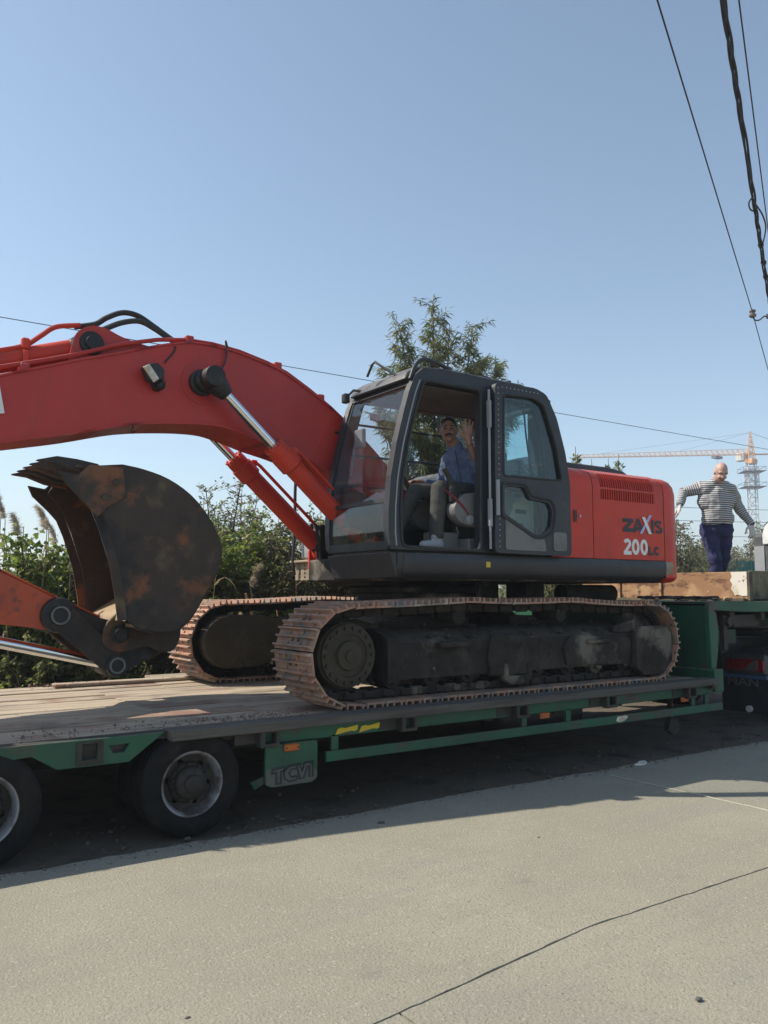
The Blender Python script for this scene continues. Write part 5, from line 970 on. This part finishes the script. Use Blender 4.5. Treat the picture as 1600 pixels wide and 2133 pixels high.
# broken dry stalk
for k, (lb_, pts) in enumerate((('bare dry stalk leaning under the boom, the thicker one', [(-.10, 3.0, .2), (-.25, 3.05, .8), (-.45, 3.1, 1.25), (-.58, 3.1, 1.6)]), ('thin bare dry stalk beside the low plume', [(.05, 3.0, .2), (-.05, 3.0, .8), (-.15, 3.05, 1.4)]))):
    d = B(); d.tube(spline(pts), .016-.007*k, 6); tag(part('dry_stalk', d, 'pale_wood', loc=pts[0]), lb_, 'stalk')

# ------------------------------------------------------------------ green sheet metal fence
FN = root('metal_fence', (25, 12, 0), 'green corrugated sheet metal fence behind the trees at right', 'fence'); M('fence_green', (.02, .17, .14), .45, .1, [((.015, .12, .10), 2, .4, .7)])
d = B(); n = 20; top_ = []
for i in range(n+1): x = 1.04*i/n; top_.append((x, .028*(1 if (i % 4) in (1, 2) else -1)))
d.prism(top_+[(x, y+.004) for x, y in reversed(top_)], 0, 2.45, 'Z'); pm = d.mesh('panel', 'fence_green', ang=20)
for i in range(18): inst('panel', pm, Matrix.Translation((19+1.03*i, 12+.006*(i % 2), .3+.02*i)), FN)
for i in range(9): part('post', B().box(19+2.06*i, 19.06+2.06*i, 12.05, 12.11, 0, 2.7), 'fence_green', FN)

# ------------------------------------------------------------------ tower crane far behind
M('crane_white', (.62, .60, .55), .5); M('crane_orange', (.74, .36, .13), .5, 0, [((.72, .48, .25), .3, .45, .6)]); M('crane_dark', (.14, .15, .17), .6)
mx, my = 184.2, 109.1; CR = root('tower_crane', (mx, my, 0), 'pale tower crane with orange head far behind the standing man', 'crane')
jd = Vector((-.823, .568, 0))*42+Vector((.568, .823, 0))*5; jl = jd.length; jd = jd.normalized(); js = Vector((-jd.y, jd.x, 0)); C0 = Vector((mx, my, 0))
def lat(b, p, q, s1, s2, n, r):
    """square lattice between p and q with half widths along s1, s2"""
    for a, c in ((-1, -1), (1, -1), (1, 1), (-1, 1)): b.cyl(p+s1*a+s2*c, q+s1*a+s2*c, r, 4)
    for i in range(n):
        u0 = p+(q-p)*i/n; u1 = p+(q-p)*(i+1)/n; e = [(-1, -1), (1, -1), (1, 1), (-1, 1)]
        for k in range(4):
            a, c = e[k]; a2, c2 = e[(k+1) % 4]; b.cyl(u0+s1*a+s2*c, u1+s1*a2+s2*c2, r*.65, 4); b.cyl(u1+s1*a+s2*c, u1+s1*a2+s2*c2, r*.65, 4)
Z = Vector((0, 0, 1)); d = B(); lat(d, C0, C0+Z*33, jd*.9, js*.9, 16, .10); part('mast', d, 'crane_white', CR)
d = B(); lat(d, C0+Z*27, C0+Z*32, jd*1.25, js*1.25, 3, .12); part('climbing_collar', d, 'crane_white', CR)
for z in (27.2, 31.0):
    d = B(); s = len(d.v); d.box(-2.6, 2.6, -2.6, 2.6, 0, .12)
    for a in (-2.6, 2.6): d.box(a-.04, a+.04, -2.6, 2.6, 1.0, 1.08); d.box(-2.6, 2.6, a-.04, a+.04, 1.0, 1.08)
    for a in (-2.6, 0, 2.6):
        for c in (-2.6, 2.6): d.cyl((a, c, 0), (a, c, 1.05), .05, 4)
    d.xf(Matrix.Translation(C0+Z*z) @ Matrix.Rotation(math.atan2(jd.y, jd.x), 4, 'Z')); part('platform', d, 'crane_dark', CR)
d = B(); d.box(mx-1.1, mx+1.1, my-1.1, my+1.1, 33, 34.3, .2); lat(d, C0+Z*34.4, C0+Z*41, jd*.75, js*.75, 5, .12); part('tower_head', d, 'crane_orange', CR)
for i in range(len(CR.children[-1].data.vertices)):
    v = CR.children[-1].data.vertices[i]
    if v.co.z > 34.6: f = max(.25, 1-.11*(v.co.z-34.6)); v.co.x *= f; v.co.y *= f
d = B(); d.box(-1, 1, -1.2, 1.2, 34.0, 36.0, .15); d.xf(Matrix.Translation(C0+jd*1.6+js*-1.6)); part('crane_cabin', d, 'crane_white', CR)
d = B(); P0 = C0+Z*35.4; P1 = P0+jd*jl
for a in (-1, 1): d.cyl(P0+js*a*.6, P1+js*a*.6, .08, 4)
d.cyl(P0+Z*1.35+jd*1, P1+Z*.7-jd*1, .07, 4); N = 34
for i in range(N):
    u0 = P0+(P1-P0)*i/N; u1 = P0+(P1-P0)*(i+1)/N; m = (u0+u1)/2+Z*(1.35-.6*i/N)
    for a in (-1, 1): d.cyl(u0+js*a*.6, m, .06, 4); d.cyl(m, u1+js*a*.6, .06, 4)
    d.cyl(u1+js*.6, u1-js*.6, .05, 4)
part('jib', d, 'crane_orange', CR)
d = B(); Q1 = P0-jd*13
for a in (-1, 1): d.cyl(P0+js*a*.6, Q1+js*a*.6, .12, 4)
for i in range(8): u0 = P0+(Q1-P0)*i/8; u1 = P0+(Q1-P0)*(i+1)/8; d.cyl(u0+js*.6, u1-js*.6, .06, 4)
d.box(-1.2, 1.2, -.9, .9, 33.2, 35.6) if False else None; part('counter_jib', d, 'crane_orange', CR)
d = B(); d.box(-1.3, 1.3, -.9, .9, -2.2, .6); d.xf(Matrix.Translation(Q1+jd*1.5)); part('ballast_block', d, 'crane_white', CR)
d = B(); A_ = C0+Z*40.8; d.cyl(A_, P0+jd*17+Z*1.1, .03, 4); d.cyl(A_, P0+jd*36+Z*.9, .03, 4); d.cyl(A_, Q1+Z*.3, .05, 4); part('tie_bar', d, 'crane_dark', CR)
d = B(); d.box(-1.4, 1.4, -.6, .6, -.9, -.3); d.xf(Matrix.Translation(P0+jd*8)); d.cyl(P0+jd*8-Z*.8, P0+jd*8-Z*5, .03, 4); part('trolley', d, 'crane_dark', CR)

# ------------------------------------------------------------------ overhead wires and pole
def wire(name, label, p, q, r, sag, n=24, m='black_rubber'):
    p = Vector(p); q = Vector(q); d = B(); d.tube([p.lerp(q, i/n)-Vector((0, 0, sag*4*(i/n)*(1-i/n))) for i in range(n+1)], r, 6)
    return tag(part(name, d, m, loc=p), label, 'wire')
e = Vector((7.72, .85, 6.4))-Vector((.08, -3.05, 6.4)); A0 = Vector((.08, -3.05, 6.4))
wire('overhead_wire', 'thin overhead wire crossing the sky to the insulator', A0-e*1.2, A0+e, .0075, 0); 
wire('overhead_wire', 'thin overhead wire running on beyond the insulator', A0+e, A0+e*3.2, .0075, .25)
e2 = Vector((4.49, -1.36, 6.2))-Vector((.37, -3.58, 6.2)); A2 = Vector((.37, -3.58, 6.2)); wire('overhead_wire', 'thin overhead wire right of the twisted cable', A2-e2*2, A2+e2*2.2, .0065, 0)
wire('overhead_wire', 'long overhead wire crossing behind the boom and cab', (-25, 13.8, 8.05), (60, 13.4, 7.9), .010, .0, 30)
for i, z in enumerate((11.5, 10.0, 8.2, 6.6, 5.2)): wire('far_wire', ['topmost', 'second', 'third', 'fourth', 'lowest'][i]+' of the five faint far wires behind the man', (60, 60+i, z+.3), (140, 42+i, z+2), .03, .5)
TC = root('twisted_cable', (5.03, -1.01, 5.6), 'thick twisted black cable bundle hanging in the sky at right', 'cable')
p = Vector((-.47, -3.97, 5.62)); q = Vector((5.03, -1.01, 5.6)); ax = (q-p).normalized(); p = p-ax*5; q = q+ax*3.2; s1 = ax.cross(Z).normalized(); s2 = s1.cross(ax)
for k in range(3):
    pts = []; n = 260
    for i in range(n+1):
        t = i/n; a = 2*PI*k/3+t*46+.9*math.sin(t*31); rr = .015+.006*noise.noise((t*26, k, 0)); pts.append(p.lerp(q, t)+(s1*math.cos(a)+s2*math.sin(a))*rr+Vector((0, 0, .012*noise.noise((t*30, 0, 0)))))
    part('strand', B().tube(pts, .0105, 6), 'black_rubber', TC)
c = p.lerp(q, .66); part('loose_loop', B().tube(spline([c-ax*1.2, c-ax*.9+s2*-.02+s1*.06, c-ax*.5+s1*.075, c-ax*.1+s1*.03, c]), .008, 6), 'black_rubber', TC)
c2 = p.lerp(q, .58); part('loose_loop', B().tube(spline([c2-ax*.2, c2-ax*.05-s1*.05, c2+ax*.12-s1*.045, c2+ax*.2]), .008, 6), 'black_rubber', TC)
for t in (.66, .70, .735):
    c = p.lerp(q, t); part('binding', B().tube([c-ax*.03, c+ax*.03], [.034, .03], 8), 'black_rubber', TC)
PL = root('utility_pole', (8.75, .55, 0), 'concrete utility pole just outside the frame holding the wire insulator', 'pole'); M('pole_concrete', (.36, .35, .32), .9, 0, [((.28, .27, .25), 4, .4, .7)], (40, .3))
d = B(); d.tube([(8.75, .55, -.1), (8.75, .55, 7.2)], [.15, .10], 12); part('shaft', d, 'pole_concrete', PL)
d = B(); d.tube(spline([(7.73, .85, 6.30), (7.78, .835, 6.25), (7.86, .81, 6.26), (7.95, .78, 6.33), (8.0, .77, 6.34)]), .012, 6); d.box(8.0, 8.7, .70, .77, 6.30, 6.38, .005); part('bracket', d, 'black_metal', PL)
d = B(); d.lathe([(0, 0), (.035, 0), (.06, .02), (.062, .05), (.04, .065), (.038, .085), (.055, .10), (.052, .125), (.03, .14), (0, .145)], (7.73, .85, 6.29), (0, 0, 1), 16); M('porcelain', (.16, .12, .10), .25); part('insulator', d, 'porcelain', PL)
# ------------------------------------------------------------------ small stones on the road and dirt
M('stone', (.09, .085, .08), .85, 0, [((.16, .15, .135), 20, .5, .7)])
def pebble(x, y, z, r, label, grp=None, m='stone'):
    d = B(); d.ball((x, y, z+r*.3), (r*1.5, r, r*.5), 10, 6); return tag(part('stone', d, m, loc=(x, y, z)), label, 'stone', grp)
for x, y, r, lb_ in ((-2.40, -4.9, .012, 'dark pebble on the road nearest the lower right corner'), (-2.47, -3.6, .009, 'dark pebble on the road just above the long slab joint'), (-4.1, -3.9, .008, 'dark pebble on the road nearest the lower left corner'), (-1.35, -2.98, .009, 'dark pebble in the middle of the sunlit concrete')): pebble(x, y, .024, r, lb_, 'small dark stones on the road')
pebble(-2.0, -2.12, .026, .02, 'small stone on the road near the trailer shadow edge')
d = B(); d.prism([(1.0, -1.86), (1.07, -1.90), (1.16, -1.87), (1.22, -1.80), (1.15, -1.79), (1.08, -1.83)], .03, .045, 'Z'); tag(part('litter_scrap', d, 'white_paint', loc=(1.1, -1.84, .03)), 'white scrap of litter at the road edge under the trailer', 'litter')
clods('verge_gravel', 'gravel and clods scattered on the dirt under the trailer', 320, lambda: (U(-5, 4.5), -1.72+abs(g(0, .6)), .0), 'dirt', (.004, .022))
clods('dirt_spill', 'dirt washed over the concrete edge', 700, lambda: (U(-5, 4), -1.80-abs(g(0, .05)), .026), 'grey_clod', (.002, .009))
# ------------------------------------------------------------------ people
M('skin', (.33, .17, .12), .55, 0, [((.27, .125, .09), 12, .45, .7)]); M('skin_pale', (.47, .30, .24), .5, 0, [((.41, .23, .18), 10, .45, .7)])
M('hair', (.015, .012, .010), .6, 0, [((.04, .035, .03), 60, .5, .7)], (90, .6)); M('eye', (.02, .016, .014), .2)
M('jacket_blue', (.125, .16, .27), .85, 0, [((.08, .105, .19), 5, .4, .7), ((.165, .205, .33), 30, .5, .7)], (14, .5)); M('shirt_navy', (.03, .045, .10), .85)
M('trousers_grey', (.075, .071, .064), .9, 0, [((.052, .05, .045), 5, .4, .7)], (12, .6)); M('shoe_white', (.40, .40, .41), .6, 0, [((.3, .3, .3), 12, .5, .7)])
M('trousers_navy', (.022, .026, .085), .85, 0, [((.014, .017, .055), 4, .4, .7)], (10, .7)); M('glove', (.55, .53, .50), .9, 0, [((.4, .38, .36), 20, .5, .7)])
def remeshed(b, voxel, name, mat, it=4, jitter=0):
    me = b.mesh(name+'_raw', mat, recalc=True); t = bpy.data.objects.new('t', me); COL.objects.link(t)
    m = t.modifiers.new('r', 'REMESH'); m.mode = 'VOXEL'; m.voxel_size = voxel; m.use_smooth_shade = True
    s = t.modifiers.new('s', 'SMOOTH'); s.iterations = it; s.factor = .5
    dg = bpy.context.evaluated_depsgraph_get(); me2 = bpy.data.meshes.new_from_object(t.evaluated_get(dg)); bpy.data.objects.remove(t); me2.name = name
    me2.materials.clear(); me2.materials.append(MATS[mat])
    if jitter:
        n = len(me2.vertices); co = np.zeros(n*3); me2.vertices.foreach_get('co', co); no = np.zeros(n*3); me2.vertices.foreach_get('normal', no); co = co.reshape(-1, 3); no = no.reshape(-1, 3)
        w = np.array([noise.noise(Vector(c)*11)+.6*noise.noise((c[0]*9, c[1]*9, c[2]*26)) for c in co]); co += no*(w*jitter)[:, None]; me2.vertices.foreach_set('co', co.ravel())
    me2.shade_smooth(); return me2
def child(name, me, parent):
    me.transform(Matrix.Translation(-top(parent).location)); o = bpy.data.objects.new(name, me); COL.objects.link(o); o.parent = parent; return o
def frame(F, Uv):
    Uv = Vector(Uv).normalized(); F = Vector(F); F = (F-Uv*F.dot(Uv)).normalized(); S = F.cross(Uv); return Matrix((F, S, Uv)).transposed()
def head(b, H, R):
    """skull, jaw, nose, ears; R columns are forward, side, up"""
    p = lambda f, s, u: H+R @ Vector((f, s, u))
    b.ball(p(-.012, 0, .025), (.098, .077, .098), 20, 14, R); b.ball(p(.022, 0, -.035), (.072, .062, .080), 18, 12, R); b.ball(p(.050, 0, -.085), (.034, .036, .026), 12, 8, R)
    b.cap(p(.084, 0, .018), p(.106, 0, -.022), .010, .015, 10); b.ball(p(.080, .032, -.030), (.022, .026, .022), 10, 8, R); b.ball(p(.080, -.032, -.030), (.022, .026, .022), 10, 8, R)
    b.cap(p(.084, -.045, .034), p(.084, .045, .034), .012, .012, 8); b.cap(p(.086, -.02, -.062), p(.086, .02, -.062), .009, .009, 8)
    for s in (-1, 1): b.ball(p(-.008, .080*s, -.008), (.020, .009, .032), 10, 8, R)
    return p
def face_bits(p, R, parent, tache=False, eyes=True):
    for s in (-1, 1):
        if not eyes: child('eyebrow', B().cap(p(.100, .014*s, .036), p(.090, .048*s, .034), .004, .003, 6).mesh('eyebrow', 'trousers_grey'), parent); continue
        child('eye', B().ball(p(.088, .030*s, .012), (.006, .012, .0055), 8, 6, R).mesh('eye', 'eye'), parent)
        child('eyebrow', B().cap(p(.100, .014*s, .036), p(.090, .050*s, .034), .005, .004, 6).mesh('eyebrow', 'hair'), parent)
    if tache: child('moustache', B().cap(p(.104, .0, -.040), p(.090, .034, -.050), .011, .007, 8).cap(p(.104, .0, -.040), p(.090, -.034, -.050), .011, .007, 8).mesh('moustache', 'hair'), parent)
    child('mouth', B().cap(p(.094, -.018, -.062), p(.094, .018, -.062), .004, .004, 6).mesh('mouth', 'eye'), parent)
def hand(b, w, D, Nn, curl=.25, sc=1.0, thumb=1, spread=.12):
    """wrist w, finger direction D, palm normal Nn; thumb side = thumb * (D x N)"""
    D = Vector(D).normalized(); Nn = Vector(Nn); Nn = (Nn-D*Nn.dot(D)).normalized(); T = D.cross(Nn)*thumb; w = Vector(w)
    b.cap(w-D*.02*sc, w+D*.02*sc, .026*sc, .030*sc)
    for i, (o, ln, r) in enumerate(((.030, .072, .0092), (.010, .080, .0095), (-.010, .074, .0092), (-.029, .058, .0082))):
        k = w+D*.092*sc+T*o*sc; b.cap(w+D*.015*sc+T*o*.6*sc, k, .015*sc, .0125*sc, 8); d = (D+T*o/.03*spread).normalized(); p = k
        for j, f in enumerate((.45, .32, .26)): 
            a = curl*(j+.6); dd = (d*math.cos(a)+Nn*math.sin(a)).normalized(); q = p+dd*ln*f*sc; b.cap(p, q, r*sc*(1-.06*j), r*sc*(.94-.08*j), 8); p = q
    p = w+D*.025*sc+T*.026*sc; d = (D*.6+T*.8+Nn*.25).normalized(); q = p+d*.045*sc; b.cap(p, q, .016*sc, .0125*sc, 8); d2 = (D*.95+T*.35+Nn*.2).normalized(); r_ = q+d2*.034*sc; b.cap(q, r_, .012*sc, .0105*sc, 8); b.cap(r_, r_+d2*.026*sc, .0105*sc, .009*sc, 8)
# ---- the man waving from the cab
OP = root('person', (-.25, -.85, 1.985), 'man in blue zip jacket and grey trousers waving from the excavator seat', 'person')
H = Vector((-.385, -.90, 3.145)); R = frame((-.62, -.74, -.10), (-.05, -.02, 1))
b = B(); p = head(b, H, R); nk = Vector((-.27, -.87, 2.97)); b.cap(nk, H+Vector((.015, .0, -.05)), .062, .056)
shL = Vector((-.235, -1.06, 2.90)); elL = Vector((-.215, -1.15, 2.745)); wrL = Vector((-.385, -1.20, 2.985)); shR = Vector((-.20, -.67, 2.90)); elR = Vector((-.22, -.58, 2.66)); wrR = Vector((-.47, -.55, 2.68))
b.cap(shL, elL, .052, .046); b.cap(elL, wrL, .044, .029); hand(b, wrL+Vector((-.01, -.005, .02)), (-.16, -.08, 1), (-.35, -.93, 0), .10, 1.15, -1, .35)
b.cap(shR, elR, .05, .045); b.cap(elR, wrR, .044, .029); hand(b, wrR, (-1, .05, .1), (0, 0, -1), .75, 1.0, -1)
b.cap((-.06, -.86, 2.62), (-.17, -.87, 2.82), .10, .09); b.cap((-.08, -.97, 2.57), (-.60, -1.03, 2.56), .085, .06); b.cap((-.60, -1.03, 2.56), (-.66, -1.04, 2.14), .055, .04); b.cap((-.08, -.75, 2.57), (-.62, -.70, 2.58), .085, .06); b.cap((-.62, -.70, 2.58), (-.88, -.72, 2.2), .055, .04)
body = child('body', remeshed(b, .0065, 'body', 'skin', 3), OP); face_bits(p, R, OP, True)
b = B(); b.ball(p(-.022, 0, .040), (.098, .081, .094), 20, 14, R); hm = remeshed(b, .006, 'hair', 'hair', 2)
bm = bmesh.new(); bm.from_mesh(hm); Ri = R.transposed()
kill = [v for v in bm.verts if (lambda q: q.x > .062-.25*max(0, q.z-.06) and q.z < .075 or q.z < .0+.35*q.x-.01)(Ri @ (v.co-H))]; bmesh.ops.delete(bm, geom=kill, context='VERTS'); bm.to_mesh(hm); bm.free(); child('hair', hm, OP)
b = B(); b.cap((-.07, -.86, 2.56), (-.17, -.865, 2.72), .18, .185); b.cap((-.17, -.865, 2.72), (-.235, -.87, 2.86), .185, .14); b.cap(shR, shL, .08, .08); b.cap((-.17, -.98, 2.70), shL, .10, .075); b.cap((-.17, -.75, 2.70), shR, .10, .075)
b.cap(shL, elL, .075, .070); b.cap(elL, elL.lerp(wrL, .25), .068, .060); b.cap(shR, elR, .072, .062); b.cap(elR, elR.lerp(wrR, .7), .060, .045); b.ball((-.16, -.90, 2.62), (.165, .17, .13), 16, 10); b.cap(nk+Vector((.0, 0, -.06)), nk+Vector((-.018, 0, .035)), .10, .080)
child('jacket', remeshed(b, .010, 'jacket', 'jacket_blue', 3, .017), OP)
child('zip', B().tube(spline([(-.332, -.93, 2.955), (-.345, -.965, 2.88), (-.352, -1.0, 2.78), (-.345, -1.03, 2.66), (-.33, -1.02, 2.58)]), .005, 6).mesh('zip', 'shirt_navy'), OP)
b = B(); b.ball((-.05, -.86, 2.55), (.17, .19, .12), 16, 10); b.cap((-.08, -.97, 2.565), (-.61, -1.04, 2.56), .10, .080); b.cap((-.61, -1.04, 2.56), (-.64, -1.05, 2.34), .080, .075); b.cap((-.64, -1.05, 2.34), (-.66, -1.05, 2.13), .072, .068)
b.cap((-.08, -.75, 2.565), (-.63, -.70, 2.57), .10, .078); b.cap((-.63, -.70, 2.57), (-.88, -.72, 2.17), .078, .062); child('trousers', remeshed(b, .010, 'trousers', 'trousers_grey', 4, .008), OP)
for x, y in ((-.70, -1.06), (-.93, -.73)):
    b = B(); b.cap((x+.06, y, 2.045), (x-.13, y-.02, 2.035), .048, .040); b.cap((x+.05, y, 2.08), (x+.02, y, 2.11), .048, .045); b.box(x-.175, x+.105, y-.05, y+.04, 1.987, 2.012, .012); child('shoe', remeshed(b, .007, 'shoe', 'shoe_white', 3), OP)
# ---- the man standing on the gooseneck tray
MN = root('person', (4.25, -.62, 1.545), 'bald man in striped sailor shirt and navy trousers standing behind the counterweight', 'person')
s_ = Vector((.823, -.568, 0)); f_ = Vector((-.568, -.823, 0)); O_ = Vector((4.25, -.62, 1.545))
W_ = lambda s, f, z: O_+s_*(s-.05*max(0, z-2.5))+f_*(f+.2*max(0, z-2.5))+Vector((0, 0, z-1.545))
H = W_(.01, .15, 3.12); R = frame(f_*1.0+s_*-.10+Vector((0, 0, -.75)), Vector((0, 0, 1))+f_*.65)
b = B(); p = head(b, H, R); b.cap(W_(.0, -.01, 2.98), W_(.01, .09, 3.08), .068, .062)
shl = W_(-.195, -.02, 2.95); ell = W_(-.385, -.07, 2.90); wrl = W_(-.48, .05, 2.73); shr = W_(.205, -.03, 2.925); elr = W_(.335, -.09, 2.70); wrr = W_(.445, .01, 2.49)
b.cap(shl, ell, .055, .045); b.cap(ell, wrl, .044, .03); b.cap(shr, elr, .055, .045); b.cap(elr, wrr, .044, .03); b.cap(W_(0, 0, 2.5), W_(0, -.02, 2.80), .12, .10)
hand(b, wrl, s_*-.3+f_*.4+Vector((0, 0, -1)), -s_, .3, 1.05, 1); hand(b, wrr, s_*.08+f_*.2+Vector((0, 0, -1)), f_*-1+s_*-.4, .45, 1.05, -1)
hipl = W_(-.10, 0, 2.42); hipr = W_(.10, 0, 2.42); knl = W_(-.085, .14, 2.04); knr = W_(.085, -.02, 2.05); anl = W_(-.045, .10, 1.63); anr = W_(.01, -.16, 1.65)
for a, k, n_ in ((hipl, knl, anl), (hipr, knr, anr)): b.cap(a, k, .08, .06); b.cap(k, n_, .055, .04)
child('body', remeshed(b, .0075, 'body', 'skin_pale', 3), MN); face_bits(p, R, MN, eyes=False)
for wv, dv, nn, th in ((wrr, s_*.08+f_*.2+Vector((0, 0, -1)), f_*-1+s_*-.4, -1), (wrl, s_*-.3+f_*.4+Vector((0, 0, -1)), -s_, 1)):
    b = B(); hand(b, wv, dv, nn, .45 if th < 0 else .3, 1.17, th); child('glove', remeshed(b, .006, 'glove', 'glove', 2), MN)
b = B(); b.cap(W_(0, .01, 2.47), W_(0, .03, 2.62), .172, .185); b.cap(W_(0, .03, 2.62), W_(0, .0, 2.84), .185, .17); b.cap(shl, shr, .085, .085); b.cap(W_(-.05, .06, 2.56), W_(.05, .06, 2.56), .15, .15); b.cap(W_(-.1, 0, 2.78), W_(.1, 0, 2.78), .14, .14)
b.cap(shl, ell, .083, .066); b.cap(ell, wrl, .064, .046); b.cap(shr, elr, .083, .068); b.cap(elr, wrr, .066, .046); b.cap(W_(-.12, -.01, 2.94), W_(.12, -.01, 2.94), .11, .11); b.cap(W_(0, -.01, 2.95), W_(.005, .025, 3.03), .10, .082)
m = bpy.data.materials.new('striped_jersey'); m.use_nodes = True; n = m.node_tree.nodes; L = m.node_tree.links; at_ = n.new('ShaderNodeAttribute'); at_.attribute_name = 'stripe'
mm = n.new('ShaderNodeMath'); mm.operation = 'FRACT'; L.new(at_.outputs['Fac'], mm.inputs[0]); g1 = n.new('ShaderNodeMath'); g1.operation = 'GREATER_THAN'; g1.inputs[1].default_value = .50; L.new(mm.outputs[0], g1.inputs[0])
mx_ = n.new('ShaderNodeMix'); mx_.data_type = 'RGBA'; mx_.inputs[6].default_value = (.50, .49, .46, 1); mx_.inputs[7].default_value = (.095, .10, .125, 1); L.new(g1.outputs[0], mx_.inputs[0]); L.new(mx_.outputs[2], n['Principled BSDF'].inputs['Base Color']); n['Principled BSDF'].inputs['Roughness'].default_value = .9; MATS['striped_jersey'] = m
me = remeshed(b, .010, 'jersey', 'striped_jersey', 3, .012)
bm = bmesh.new(); bm.from_mesh(me); bmesh.ops.delete(bm, geom=[v for v in bm.verts if v.co.z < 2.475+.02*noise.noise(v.co*8) and abs((v.co-O_).dot(s_)) < .28], context='VERTS'); bm.to_mesh(me); bm.free(); N_ = len(me.vertices); co = np.zeros(N_*3); me.vertices.foreach_get('co', co); co = co.reshape(-1, 3)
def segd(P, a, c):
    a = np.array(a); c = np.array(c); d = c-a; t = np.clip(((P-a) @ d)/(d @ d), 0, 1); return np.linalg.norm(P-(a+t[:, None]*d), axis=1), t*np.linalg.norm(d)
st = (co[:, 2]+.03*((co-np.array(O_)) @ np.array(s_)))/.027
for sh_, el_, wr_ in ((shl, ell, wrl), (shr, elr, wrr)):
    d1, t1 = segd(co, sh_, el_); d2, t2 = segd(co, el_, wr_); l1 = (el_-sh_).length; along = np.where(d1 < d2, t1, l1+t2); side = ((co-np.array(O_)) @ np.array(s_))*(1 if sh_ == shr else -1)
    arm_ = (side > .235) & (np.minimum(d1, d2) < .13); st = np.where(arm_, along/.026, st)
a = me.attributes.new('stripe', 'FLOAT', 'POINT'); a.data.foreach_set('value', st.astype(np.float32)); child('jersey', me, MN)
b = B(); b.cap(W_(-.055, .01, 2.42), W_(.055, .01, 2.42), .160, .160); b.cap(hipl, knl, .115, .083); b.cap(knl, anl, .080, .070); b.cap(hipr, knr, .118, .083); b.cap(knr, anr, .080, .070); child('trousers', remeshed(b, .012, 'trousers', 'trousers_navy', 4, .012), MN)
for a, sx in ((anl, -.02), (anr, .02)):
    b = B(); b.cap(a+Vector((0, 0, -.04))-f_*.04, a+Vector((0, 0, -.045))+f_*.13, .045, .04); child('shoe', remeshed(b, .008, 'shoe', 'black_rubber', 2), MN)
# ------------------------------------------------------------------ light haze in the air
hm_ = bpy.data.materials.new('haze'); hm_.use_nodes = True; n = hm_.node_tree.nodes; n.clear(); o_ = n.new('ShaderNodeOutputMaterial'); v_ = n.new('ShaderNodeVolumePrincipled')
v_.inputs['Color'].default_value = (.80, .87, .97, 1); v_.inputs['Density'].default_value = .0013; v_.inputs['Anisotropy'].default_value = .2; hm_.node_tree.links.new(v_.outputs[0], o_.inputs['Volume']); MATS['haze'] = hm_
tag(part('haze', B().box(-640, 640, -640, 640, -1.5, 44), 'haze', ang=10), 'thin autumn haze filling the air', 'haze', kind='stuff')
